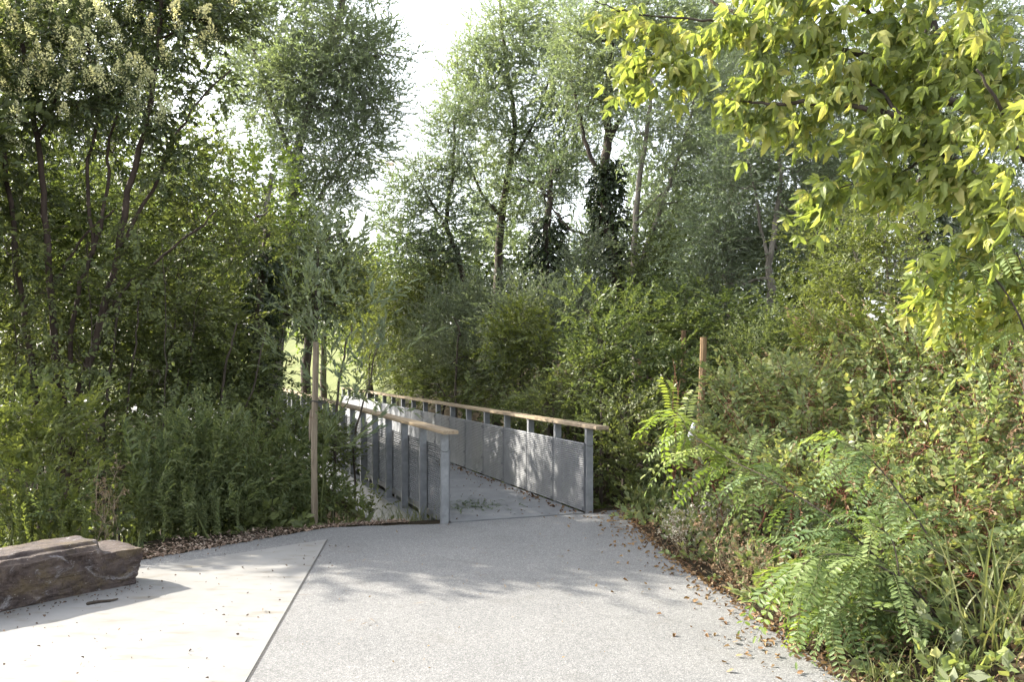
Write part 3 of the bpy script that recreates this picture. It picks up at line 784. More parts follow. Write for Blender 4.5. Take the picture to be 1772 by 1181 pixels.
far_tree(1260, 600, 25, [(1250, 150, 25, 70, 80), (1310, 90, 25, 70, 70), (1230, 250, 25, 60, 70), (1300, 220, 25, 70, 70), (1270, 330, 25, 70, 60), (1210, 40, 25, 60, 60), (1200, 420, 25, 60, 60)], 'dense tree filling the wood behind the slender forked stem', 308, L_WILLOW_D, TW_WILLOW, A_WILLOW, lai=3)
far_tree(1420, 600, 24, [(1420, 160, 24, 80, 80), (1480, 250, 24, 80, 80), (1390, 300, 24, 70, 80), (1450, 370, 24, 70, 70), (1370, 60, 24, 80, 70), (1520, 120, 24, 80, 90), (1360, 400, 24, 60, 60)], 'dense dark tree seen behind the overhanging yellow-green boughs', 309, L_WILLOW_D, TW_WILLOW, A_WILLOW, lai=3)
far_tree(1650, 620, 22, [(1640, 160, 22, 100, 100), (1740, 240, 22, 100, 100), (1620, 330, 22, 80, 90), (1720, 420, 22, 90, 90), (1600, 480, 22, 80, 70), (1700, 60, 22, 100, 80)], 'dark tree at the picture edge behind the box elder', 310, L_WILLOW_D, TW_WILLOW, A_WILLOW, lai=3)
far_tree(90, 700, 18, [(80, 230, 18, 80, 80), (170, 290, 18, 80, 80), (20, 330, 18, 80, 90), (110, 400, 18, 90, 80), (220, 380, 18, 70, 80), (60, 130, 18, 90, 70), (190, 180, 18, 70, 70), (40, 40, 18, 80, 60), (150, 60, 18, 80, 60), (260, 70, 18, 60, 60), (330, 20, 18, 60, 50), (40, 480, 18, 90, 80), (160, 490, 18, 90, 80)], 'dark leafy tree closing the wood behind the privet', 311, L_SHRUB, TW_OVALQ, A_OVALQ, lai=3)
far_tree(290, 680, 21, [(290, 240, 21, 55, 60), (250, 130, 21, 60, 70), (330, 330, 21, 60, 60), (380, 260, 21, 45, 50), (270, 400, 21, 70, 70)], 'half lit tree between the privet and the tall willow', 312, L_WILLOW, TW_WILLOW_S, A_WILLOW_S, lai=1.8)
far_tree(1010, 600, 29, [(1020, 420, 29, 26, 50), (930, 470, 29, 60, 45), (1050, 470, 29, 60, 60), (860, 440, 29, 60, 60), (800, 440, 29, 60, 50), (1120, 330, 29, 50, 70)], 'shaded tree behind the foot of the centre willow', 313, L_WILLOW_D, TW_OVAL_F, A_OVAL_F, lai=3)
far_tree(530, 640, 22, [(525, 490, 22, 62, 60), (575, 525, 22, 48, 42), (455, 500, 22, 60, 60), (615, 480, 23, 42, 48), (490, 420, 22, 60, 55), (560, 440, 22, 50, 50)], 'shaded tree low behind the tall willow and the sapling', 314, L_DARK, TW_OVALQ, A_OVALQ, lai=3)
# ================================================================== left side
# tall willow left of the sky gap
plant('willow_tree', 'tall willow with silvery fine leaves on the near side of the sky gap', 'tree', 20,
      [([(478, 660), (500, 420), (512, 290), (545, 150), (590, 10), (610, -120)], .15, .05),
       ([(512, 290), (470, 180), (430, 60)], .06, .025, 1), ([(500, 400), (560, 330), (600, 270)], .05, .02, 1)],
      [(598, 55, 20, 88, 85), (545, 150, 20, 88, 90), (478, 70, 20.5, 85, 90), (628, 165, 20, 62, 60), (575, 255, 20, 72, 55), (450, 170, 20.5, 65, 75),
       (520, 335, 20, 62, 50), (655, 95, 20, 42, 50), (390, 60, 21, 60, 70), (560, -70, 20, 110, 80), (440, -50, 20.5, 90, 70), (505, 240, 20, 55, 60), (630, 240, 20, 50, 48), (655, 190, 20, 40, 40), (560, 340, 20, 60, 50), (500, 420, 20, 52, 48), (600, 300, 20, 35, 40), (590, 110, 19.6, 60, 60), (500, 130, 19.8, 60, 60)],
      TW_WILLOW, A_WILLOW, 3.0, L_WILLOW, BARK_GREY, 11, gap=.18, up=.25, hangdir=.2)
# second fine-leaved tree behind it, sun through it
plant('field_maple', 'bright sunlit maple behind the tangled thicket', 'tree', 17,
      [([(440, 680), (445, 520), (455, 400), (470, 300)], .10, .04), ([(445, 500), (390, 420), (340, 340)], .05, .02, 1)],
      [(400, 395, 17, 95, 85), (340, 310, 17, 75, 70), (455, 320, 17, 62, 75), (300, 400, 17.5, 70, 80), (430, 480, 17, 80, 70), (350, 490, 17.5, 80, 75), (240, 330, 18, 60, 70), (250, 470, 18, 70, 80)],
      TW_MAPLE, A_MAPLE, 1.9, L_MAPLE, BARK_GREY, 12, gap=.15)
# small dark tree right of it
plant('dark_leafed_tree', 'small dark-leaved tree beside the top of the staked sapling', 'tree', 15.5,
      [([(545, 650), (548, 520), (550, 430)], .06, .025)],
      [(552, 420, 15.5, 48, 48), (505, 465, 15.5, 42, 45), (592, 455, 15.8, 32, 40), (540, 520, 15.6, 60, 55), (470, 530, 15.5, 40, 60), (600, 400, 16, 25, 18)],
      TW_PRIVET, A_PRIVET, 2.0, L_PRIVET, BARK, 13, gap=.2, out=1.1, hangdir=.3)
# flowering privet
PRV, _ = plant('privet_tree', 'many-stemmed privet tree with cream flower panicles', 'tree', 11.8,
      [([(105, 780), (92, 560), (80, 400), (64, 240), (40, 90), (20, -80)], .058, .025),
       ([(120, 780), (172, 560), (205, 440), (222, 330), (255, 200), (275, 60), (290, -100)], .066, .025),
       ([(112, 780), (130, 540), (160, 430), (150, 300), (168, 190), (150, 60)], .04, .016),
       ([(70, 780), (38, 520), (12, 310), (-20, 100), (-40, -60)], .05, .02),
       ([(160, 440), (185, 330), (190, 240), (220, 130)], .03, .012, 1), ([(92, 500), (135, 420), (200, 360)], .028, .012, 1),
       ([(172, 560), (245, 470), (330, 405), (378, 360)], .026, .008, 1), ([(64, 240), (95, 170), (90, 90)], .03, .012, 1), ([(205, 440), (275, 300), (330, 190), (400, 120)], .03, .01, 1)],
      [(50, 80, 11.6, 95, 80), (165, 95, 11.5, 90, 75), (250, 175, 11.6, 62, 62), (25, 200, 11.7, 70, 55), (120, 175, 11.5, 80, 45), (310, 50, 11.9, 90, 65), (300, 290, 12.0, 48, 60),
       (400, 20, 12.2, 55, 50), (210, -15, 11.8, 120, 55), (60, -20, 11.8, 120, 70), (350, 150, 12.2, 50, 40), (40, 330, 12.2, 55, 70), (10, 430, 12.2, 50, 80), (200, 250, 12.2, 40, 40), (-60, 150, 11.8, 70, 160), (350, -20, 12.2, 90, 50)],
      TW_PRIVET, A_PRIVET, 3.4, L_PRIVET, BARK_RED, 14, gap=.10, up=.2, out=1.0)
def privet_flowers():
    rs = np.random.default_rng(77); meshes = []
    fl = T([(0, 0, 0), (.5, -.35, .1), (1, 0, .05), (.5, .35, .1)], [(0, 1, 2, 3)])
    for v in range(4):
        a = Acc(); n = 150
        t = rs.uniform(0, 1, n); rad = (1 - t) ** .8 * .075 * rs.uniform(.3, 1, n); th = rs.uniform(0, 6.28, n)
        P = np.stack([rad * np.cos(th), rad * np.sin(th), t * .20], 1); D = unit(np.stack([np.cos(th), np.sin(th), np.full(n, .7)], 1) + rs.normal(0, .4, (n, 3)))
        a.stamp(fl, P, frames(D), np.full(n, .017) * rs.uniform(.7, 1.3, n)); tube(a, np.array([(0, 0, -.06), (0, 0, .08), (0, 0, .19)]), np.array((.004, .003, .001)), 4, 1)
        for k in range(10):
            tt = k / 10; q = k * 2.4; tube(a, np.array([(0, 0, tt * .17), (math.cos(q) * .06 * (1 - tt), math.sin(q) * .06 * (1 - tt), tt * .17 + .03)]), np.array((.0015, .0008)), 3, 1, cap=False)
        meshes.append(a.mesh('flower_panicle', [L_FLOWER, STEM_GREEN]))
    spots = [(22, 62), (85, 22), (112, 14), (148, 34), (166, 50), (196, 52), (40, 170), (84, 116), (66, 108), (122, 122), (146, 112), (172, 132), (200, 138), (214, 146), (240, 162), (252, 192), (272, 182), (250, 136), (206, 92),
             (284, 196), (14, 168), (96, 162), (46, 262), (310, 52), (226, 34), (372, 82), (292, 108), (408, 8), (130, 60), (60, 66), (180, 20), (28, 120), (234, 210), (160, 150), (345, 30), (105, 75), (10, 20), (55, 35), (135, 90), (182, 110), (226, 120), (264, 155), (190, 160), (75, 150), (110, 200), (20, 220), (300, 20), (255, 60), (330, 90), (268, 215), (225, 175), (50, 130), (160, 80)]
    root = np.array(PRV.location)
    for i, (x, y) in enumerate(spots):
        p = at(x, y, 10.75 + rs.uniform(-.2, .25)); o = link('flower_panicle', meshes[i % 4], PRV, p - root)
        s = rs.uniform(1.2, 1.9); o.scale = (s, s, s); o.rotation_euler = (rs.normal(0, .35), rs.normal(0, .35), rs.uniform(0, 6.28))
privet_flowers()

# thicket between privet and bridge
TH = [('leafy shrub in deep shade under the privet stems', 110, [(100, 640, 12.8, 110, 90), (20, 600, 12.5, 80, 100), (60, 520, 13, 70, 60)], 13, L_DARK, 21),
      ('tall tangle of shaded shrub behind the leaning privet stem', 190, [(190, 560, 13.4, 90, 90), (250, 640, 13.2, 90, 80), (140, 470, 13.6, 60, 70)], 13.4, L_DARK, 22),
      ('dense dark shrub in the middle of the left thicket', 330, [(330, 600, 13.8, 95, 85), (400, 640, 13.6, 80, 80), (300, 690, 13, 90, 70), (320, 530, 14, 70, 50)], 13.8, L_DARK, 23),
      ('dark shrub at the open edge of the thicket beside the lawn view', 430, [(425, 620, 15, 45, 80), (440, 700, 14.6, 50, 70), (395, 540, 15, 60, 70)], 15, L_DARK, 24),
      ('low shaded shrub behind the leafy weeds left of the bridge', 400, [(380, 740, 12.2, 90, 60), (480, 760, 12.4, 70, 60), (300, 760, 11.8, 80, 60)], 12.2, L_DARK, 25),
      ('shaded shrub below the bridge deck behind the stake', 600, [(560, 800, 13, 50, 55), (565, 760, 13.8, 30, 40), (530, 760, 12.6, 55, 60)], 13, L_DARK, 26)]
for lab, px, bl, d, lm, sd in TH:
    plant('thicket_shrub', lab, 'shrub', d, [([(px - 20, 780), (px - 10, 640), (px + 10, 560)], .03, .012), ([(px + 15, 780), (px + 40, 660), (px + 60, 570)], .022, .008)], bl, TW_OVALQ if d > 13.6 else TW_OVAL, A_OVALQ if d > 13.6 else A_OVAL, 2.6, lm, BARK, sd, 'shaded shrubs of the left thicket', gap=.08, spokes=10)
TH2 = [('leafy tangle hanging between the privet stems', 60, [(70, 420, 13.4, 70, 90), (140, 340, 13.8, 70, 80), (30, 330, 13.2, 60, 80)], 13.4, L_SHRUB, 221),
       ('dark creeper curtain under the leaning privet limb', 300, [(290, 330, 13, 50, 70), (310, 430, 13.2, 60, 80), (260, 520, 13.2, 70, 60), (345, 390, 12.4, 52, 60), (385, 320, 12.7, 42, 50), (330, 240, 12.8, 45, 45), (410, 420, 12.6, 40, 50)], 13.1, L_DARK, 222),
       ('green shrub in the depth of the thicket', 220, [(220, 440, 15.5, 80, 90), (150, 560, 15.5, 90, 90), (60, 560, 15.5, 90, 110), (280, 600, 15.5, 80, 90)], 15.5, L_SHRUB, 223),
       ('broad shaded shrub filling the thicket floor', 200, [(60, 720, 11.6, 80, 70), (160, 740, 11.8, 80, 70), (230, 800, 11.2, 70, 70), (150, 840, 10.6, 70, 60)], 11.6, L_DARK, 224),
       ('sunlit shrub seen through the thicket beside the lawn', 380, [(380, 420, 19, 80, 80), (450, 440, 19, 60, 80), (330, 560, 19, 90, 80), (440, 560, 19, 40, 60)], 19, L_MAPLE, 225)]
for lab, px, bl, d, lm, sd in TH2:
    plant('thicket_shrub', lab, 'shrub', d, [([(px - 20, 780), (px - 10, 640), (px + 10, 500)], .03, .012), ([(px + 15, 780), (px + 30, 620), (px + 40, 520)], .022, .008)], bl, TW_OVALQ if d > 13.2 else TW_OVAL, A_OVALQ if d > 13.2 else A_OVAL, 2.2, lm, BARK, sd, 'shaded shrubs of the left thicket', gap=.10, spokes=10)
for i, (lab, bl) in enumerate([('creeper hanging down the privet stems at the picture edge', [(20, 420, 11.2, 40, 80), (70, 500, 11.2, 45, 80), (40, 600, 11, 60, 70)]), ('creeper draped over the leaning privet stem', [(150, 430, 11.3, 40, 70), (200, 520, 11.2, 50, 70), (130, 620, 11, 60, 60), (235, 380, 11.5, 30, 60)]),
                                ('loose creeper below the privet limb', [(280, 470, 11.8, 45, 70), (330, 560, 12, 50, 70), (270, 640, 11.6, 60, 60)])]):
    plant('creeper', lab, 'creeper', 11.3, [([(bl[0][0], 780), (bl[0][0] + 8, 600), (bl[0][0], 420)], .012, .005)], bl, TW_OVAL, A_OVAL, 1.1, L_DARK, BARK, 231 + i, 'creepers on the privet stems', gap=.2, freq=3.0, hangdir=.6, spokes=8)
plant('woodland_tree', 'leafy tree at the picture edge beside the privet', 'tree', 11.6, [([(-330, 780), (-320, 500), (-300, 250)], .09, .04)],
      [(-120, 330, 11.4, 100, 130), (-260, 300, 11.4, 120, 120), (-400, 330, 11.4, 120, 120), (-180, 140, 11.8, 120, 100), (-330, 120, 11.8, 120, 90), (-120, 560, 11, 100, 120), (-300, 560, 11, 130, 120), (-140, 230, 10.6, 110, 105), (-270, 220, 10.6, 120, 105), (-400, 240, 10.7, 110, 105), (-200, 330, 10.3, 120, 90), (-40, 150, 11, 50, 80)], TW_OVAL_F, A_OVAL_F, 3.6, L_DARK, BARK, 226, gap=.15)
# ivied trunk by the lawn view
e, _ = plant('ivy_clad_tree', 'ivy-wrapped trunk standing beside the lawn view', 'tree', 14.5, [([(448, 760), (452, 640), (450, 520), (462, 400)], .11, .06)], [(455, 450, 14.5, 45, 50), (440, 380, 14.7, 50, 50)], TW_OVAL, A_OVAL, 1.5, L_DARK, BARK, 27)
ivy_on(e, [(448, 780), (453, 640), (450, 520), (460, 430)], 14.5, [26, 20, 17, 12], 1.6, 28)

# leafy weeds in front of the thicket
WD = [('bright leafy bush at the picture edge behind the boulder', [(40, 760, 9.4, 80, 70), (110, 740, 9.6, 60, 60), (60, 860, 8.9, 80, 70), (-40, 800, 9, 80, 110)], 9.2, L_LIT, TW_OVAL, A_OVAL, 31),
      ('nettle-like weeds with upright tips just behind the boulder', [(60, 880, 8.6, 60, 55), (110, 890, 8.5, 45, 50), (20, 900, 8.3, 50, 50)], 8.5, L_NETTLE, TW_NETTLE, A_NETTLE, 32),
      ('large clump of green weeds between the boulder and the stake', [(300, 830, 9.5, 70, 80), (360, 790, 9.7, 70, 75), (290, 770, 9.8, 45, 55), (420, 830, 9.9, 65, 70), (340, 890, 9.2, 90, 45), (420, 900, 9.6, 70, 40), (260, 880, 9.0, 40, 50)], 9.5, L_NETTLE, TW_NETTLE, A_NETTLE, 33),
      ('shaded green weeds at the foot of the stake', [(485, 850, 10.2, 50, 55), (470, 770, 10.6, 55, 60), (520, 870, 10.4, 40, 40), (575, 870, 10.9, 34, 36), (610, 880, 11.0, 26, 24), (640, 885, 11.2, 28, 20)], 10.3, L_NETTLE, TW_NETTLE, A_NETTLE, 34)]
WCL = {}
for lab, bl, d, lm, tw, ar, sd in WD:
    WCL[sd] = plant('weed_clump', lab, 'weeds', d, [], bl, tw, ar, {31: 2.4, 32: .8, 33: 1.5, 34: 1.6}[sd], lm, STEM_GREEN, sd, 'weeds along the paving edge', up=.8, gap=.16, freq=3.0, spokes=14)

STALK = twigset(5, lambda i: twig(1.0, 44, [leaf_ovate(.42, .08, .3), leaf_ovate(.36, .1, .35)], .085, 180 + i, 'opp', 66, .04, .005, .35, segs=4, lo=.18, hang=.3))
def weed_stems(e, beds, seed):
    """upright leafy stems; beds: (px, top py, distance, count, spread m)"""
    rs = np.random.default_rng(seed)
    for px, top, d, n, sp in beds:
        c = at(px, top, d); x = c[0] + rs.normal(0, sp, n); y = d + rs.normal(0, .22, n); ok = y > y_edge(x) + .22; x, y = x[ok], y[ok]
        g = H(x, y); h = (c[2] - g) * rs.uniform(.62, 1.06, len(x)); a = Acc()
        D = unit(np.stack([rs.normal(0, .14, len(x)), rs.normal(-.06, .12, len(x)), np.ones(len(x))], 1)); A = frames(D, up=(0, 1, 0), roll=rs.uniform(0, 6.28, len(x))); w = rs.integers(0, 5, len(x))
        for k in range(5): a.stamp(STALK[k], np.column_stack([x, y, g])[w == k], A[w == k], h[w == k])
        if a.n: tag(a.obj('leafy_stems', [L_NETTLE if d > 8.8 else L_LIT, STEM_GREEN], e), kind='stuff')
# staked willow sapling
SAP, _ = plant('willow_sapling', 'young willow sapling tied to the wooden stake beside the bridge', 'sapling', 10.0,
      [([(556, 905), (560, 700), (558, 560), (552, 400)], .013, .004), ([(560, 760), (600, 700), (650, 640), (690, 580)], .008, .003, 1), ([(560, 740), (520, 680), (490, 640)], .007, .003, 1),
       ([(560, 640), (610, 560), (660, 500)], .006, .003, 1), ([(558, 620), (510, 540), (488, 470)], .006, .003, 1), ([(559, 780), (620, 760), (680, 690)], .006, .003, 1)],
      [(565, 470, 10, 55, 55), (620, 520, 10, 55, 45), (520, 530, 10, 40, 45), (580, 590, 10, 60, 45), (665, 610, 9.9, 35, 38), (640, 670, 9.9, 50, 35), (500, 620, 10, 26, 25), (580, 680, 10, 40, 40), (585, 760, 10.1, 32, 40), (545, 420, 10, 26, 30), (600, 420, 10, 20, 25)],
      TW_SAP, A_SAP, 1.15, L_SAP, STEM_GREEN, 41, up=.9, out=.7, gap=.16, freq=3.0, spokes=5)
weed_stems(WCL[32][0], [(35, 810, 8.6, 14, .16), (75, 820, 8.5, 14, .14), (120, 850, 8.4, 10, .12), (5, 850, 8.4, 10, .14)], 1801)
weed_stems(WCL[33][0], [(270, 760, 9.4, 18, .18), (310, 720, 9.6, 26, .2), (365, 715, 9.9, 26, .2), (420, 770, 10.0, 20, .2), (300, 830, 9.1, 20, .22), (370, 840, 9.4, 20, .25), (450, 830, 9.8, 16, .2)], 1802)
weed_stems(WCL[34][0], [(480, 720, 10.8, 18, .2), (505, 790, 10.5, 16, .18), (575, 830, 11.0, 7, .12)], 1803)
def stake_mat():
    m, t, b, o = nt('stake_timber')
    p = coords(t); mp = N(t, 'ShaderNodeMapping'); mp.inputs['Scale'].default_value = (18, 18, 1.5); t.links.new(p, mp.inputs['Vector'])
    n = N(t, 'ShaderNodeTexNoise', Scale=1.5, Detail=8.0, Roughness=.7); t.links.new(mp.outputs['Vector'], n.inputs['Vector'])
    c = ramp(t, [(.25, (.06, .047, .034)), (.42, (.14, .113, .082)), (.6, (.215, .178, .13)), (.8, (.29, .25, .19))], n.outputs['Fac']).outputs['Color']
    n2 = N(t, 'ShaderNodeTexNoise', Scale=7.0, Detail=4.0); t.links.new(p, n2.inputs['Vector'])
    c = mixc(t, ramp(t, [(.60, (0, 0, 0)), (.70, (.8, .8, .8))], n2.outputs['Fac']).outputs['Color'], c, (.10, .06, .035))
    t.links.new(c, b.inputs['Base Color']); b.inputs['Roughness'].default_value = .8; b.inputs['Specular IOR Level'].default_value = .2
    bp = N(t, 'ShaderNodeBump', Strength=.5, Distance=.006); t.links.new(n.outputs['Fac'], bp.inputs['Height']); t.links.new(bp.outputs['Normal'], b.inputs['Normal'])
    return m
STAKE = stake_mat()
STAKE_B = noisemat('stake_brown', [(.3, (.055, .034, .02)), (.5, (.14, .088, .045)), (.7, (.23, .155, .085))], 9, 8, .8, .4, stretch=(1, 1, .12))
TIE = noisemat('tie_rubber', [(.3, (.02, .02, .02)), (.7, (.05, .05, .045))], 9)
def stake(label, px, top, d, wpx, lean=0.0, seed=0, tie=None, split=False):
    rs = np.random.default_rng(seed); p1 = at(px, top, d); x0 = p1[0] - lean; g = float(H(x0, d))
    e = thing('wooden_stake', label, 'stake', (x0, d, g), 'round timber tree stakes')
    r = wpx * d / FPX / 2; k = 9
    ts = np.linspace(0, 1, 14); P = np.stack([x0 + lean * ts + .006 * np.sin(ts * 7 + seed), np.full(14, d), (g - .2) + (p1[2] - g + .2) * ts], 1)
    a = Acc(); tube(a, P, r * (1.06 - .10 * ts), k, 0, .03, rs)
    a.obj('pole', STAKE if split else STAKE_B, e)
    if split:
        a = Acc(); tt = np.linspace(0, 1, 6); tube(a, np.stack([x0 + lean * .6 - r * 1.2 - .012 * tt, np.full(6, d - .01), p1[2] - .95 - .36 * (tt - .5)], 1), np.array((.008, .016, .02, .02, .014, .004)), 6, 0, .1, rs); a.obj('split_piece', STAKE, e)
    if tie:
        a = Acc(); z = at(px, tie, d)[2]; th = np.linspace(0, 6.283, 14); xx = x0 + lean * (z - g) / (p1[2] - g)
        tube(a, np.stack([xx + .04 + (r + .05) * np.cos(th), d + (r + .008) * np.sin(th), z + .012 * np.sin(th * 2)], 1), np.full(14, .008), 5); a.obj('tie', TIE, e)
stake('pale wooden stake with a split side beside the willow sapling', 546, 592, 9.85, 11, .02, 1, tie=696, split=True)

# dry stalks behind the boulder
def stalks(name, label, cat, base, n, hgt, spread, seed, mat, head=None, hmat=None, r=.003, lean=(0, 0), nh=14, group=None):
    rs = np.random.default_rng(seed); b0 = np.asarray(base, float)
    e = thing(name, label, cat, b0, group); a = Acc(); hd = Acc()
    for i in range(n):
        p = b0 + np.array((rs.normal(0, spread * .4), rs.normal(0, spread * .4), -.03)); h = hgt * rs.uniform(.6, 1.1)
        tip = p + np.array((rs.normal(lean[0], spread), rs.normal(lean[1], spread), h))
        P, q = smooth_path([p, p + (tip - p) * .4 + rs.normal(0, .03, 3), p + (tip - p) * .75 + rs.normal(0, .03, 3), tip], np.array((r, r * .85, r * .6, r * .4)), 3)
        tube(a, P, q, 4)
        for j in range(nh):
            t = rs.uniform(.35, 1) ; c = P[int(t * (len(P) - 1))]; d = unit(rs.normal(0, 1, 3) + np.array((0, 0, .7))); q2 = c + d * rs.uniform(.03, .14)
            tube(a, np.array([c, q2]), np.array((r * .4, r * .25)), 3, cap=False)
            if head is not None:
                m = 5; hd.stamp(head, q2 + rs.normal(0, .008, (m, 3)), frames(rs.normal(0, 1, (m, 3))), rs.uniform(.6, 1.3, m))
    a.obj('stem', mat, e)
    if hd.n: tag(hd.obj('seed_head', hmat, e), kind='stuff')
    return e
PETAL = T(np.array([(0, 0, 0), (.012, -.006, .003), (.024, 0, 0), (.012, .006, .003)]), [(0, 1, 2, 3)])
stalks('dry_weed', 'dry brown weed stalks standing behind the right end of the boulder', 'weed', on_ground(-4.15, 8.75), 7, .95, .16, 51, TWIG_TAN, PETAL, L_DRY, .004, (.12, 0))

# ================================================================== trees beyond the bridge
plant('willow_tree', 'slender willow left of the tall centre willow with dark leaning limbs', 'tree', 22,
      [([(805, 560), (795, 450), (772, 385), (785, 290), (784, 200)], .10, .03), ([(772, 390), (735, 330), (715, 290)], .04, .015, 1)],
      [(775, 225, 22, 45, 48), (735, 310, 22, 52, 42), (695, 345, 22, 42, 42), (765, 385, 22, 75, 50), (705, 420, 22, 45, 42), (790, 300, 22, 45, 50), (820, 190, 22.3, 38, 35), (760, 450, 22, 70, 45), (660, 390, 22.5, 20, 35)],
      TW_WILLOW_S, A_WILLOW_S, 2.7, L_WILLOW_D, BARK, 61, gap=.18)
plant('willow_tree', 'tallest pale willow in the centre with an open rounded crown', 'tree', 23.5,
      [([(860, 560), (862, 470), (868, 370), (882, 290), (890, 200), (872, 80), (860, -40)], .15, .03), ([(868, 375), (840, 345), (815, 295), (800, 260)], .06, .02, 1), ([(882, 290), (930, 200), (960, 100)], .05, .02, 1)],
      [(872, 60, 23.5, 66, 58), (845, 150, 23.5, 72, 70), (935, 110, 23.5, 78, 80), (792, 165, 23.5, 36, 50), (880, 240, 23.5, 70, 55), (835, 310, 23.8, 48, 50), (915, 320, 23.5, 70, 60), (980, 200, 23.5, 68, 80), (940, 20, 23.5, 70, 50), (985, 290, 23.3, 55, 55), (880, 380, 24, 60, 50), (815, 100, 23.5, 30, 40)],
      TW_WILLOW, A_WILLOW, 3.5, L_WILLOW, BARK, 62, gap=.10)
e, _ = plant('ivy_clad_tree', 'straight trunk thickly covered in dark ivy below the centre willow', 'tree', 20.5, [([(945, 600), (942, 520), (946, 420), (950, 360), (955, 280)], .16, .06)],
      [(940, 330, 20.5, 50, 45), (965, 290, 20.7, 45, 45)], TW_WILLOW_S, A_WILLOW_S, 1.6, L_WILLOW_D, BARK, 63)
ivy_on(e, [(944, 600), (943, 500), (946, 430), (950, 375)], 20.5, [36, 30, 27, 18], 1.7, 64)
e, _ = plant('ivy_clad_tree', 'leaning ivy-covered trunk whose bare limbs branch above the ivy', 'tree', 20,
      [([(1085, 620), (1072, 520), (1058, 420), (1046, 330), (1052, 240), (1050, 170), (1062, 60)], .20, .06), ([(1052, 320), (1020, 270), (1000, 190), (985, 120)], .07, .025, 1),
       ([(1050, 330), (1030, 400), (985, 395), (955, 360)], .05, .02, 1), ([(1052, 250), (1090, 170), (1110, 90)], .06, .02, 1)],
      [(1050, 70, 20, 66, 70), (1115, 100, 20, 70, 66), (1035, 165, 20, 58, 58), (1170, 50, 20.4, 66, 60), (1000, 60, 20.3, 50, 55), (1110, 10, 20.2, 80, 45), (985, 140, 20.3, 45, 50), (1085, 190, 20, 45, 40), (1230, 80, 20.6, 60, 70)],
      TW_WILLOW, A_WILLOW, 3.2, L_WILLOW, BARK, 65, gap=.12)
ivy_on(e, [(1088, 620), (1074, 530), (1058, 430), (1047, 350), (1051, 280)], 20, [42, 36, 33, 28, 16], 1.8, 66)
plant('twin_stem_tree', 'open tree with two bare grey stems rising in a narrow fork', 'tree', 19,
      [([(1100, 620), (1098, 480), (1104, 340), (1122, 210), (1128, 100)], .11, .03), ([(1106, 470), (1128, 400), (1158, 320), (1192, 220), (1205, 140)], .06, .02, 1), ([(1102, 380), (1150, 330), (1215, 300)], .03, .012, 1)],
      [(1190, 190, 19, 60, 70), (1150, 280, 19, 46, 50), (1225, 265, 19, 55, 60), (1165, 380, 19, 60, 50), (1225, 340, 19, 60, 55), (1105, 230, 19, 35, 40), (1250, 160, 19.2, 50, 60), (1120, 430, 19.3, 45, 50)],
      TW_WILLOW_S, A_WILLOW_S, 2.3, L_WILLOW, BARK_GREY, 67, gap=.22)
plant('slender_tree', 'slender tree with a pale crooked forked stem on the bank', 'tree', 16.5,
      [([(1326, 560), (1334, 500), (1330, 460), (1342, 390), (1350, 310), (1340, 230)], .09, .035), ([(1332, 465), (1318, 400), (1306, 320), (1284, 250)], .04, .015, 1), ([(1346, 350), (1400, 390), (1450, 440)], .03, .012, 1)],
      [(1300, 240, 16.5, 55, 55), (1370, 290, 16.5, 60, 60), (1265, 320, 16.7, 50, 55), (1400, 370, 16.7, 55, 55), (1250, 410, 17, 75, 50), (1340, 420, 17.5, 70, 55), (1420, 250, 16.7, 60, 60), (1340, 180, 16.6, 60, 45), (1250, 480, 17, 70, 45), (1470, 330, 17, 50, 70)],
      TW_WILLOW_S, A_WILLOW_S, 2.7, L_WILLOW_D, BARK_GREY, 68, gap=.16)

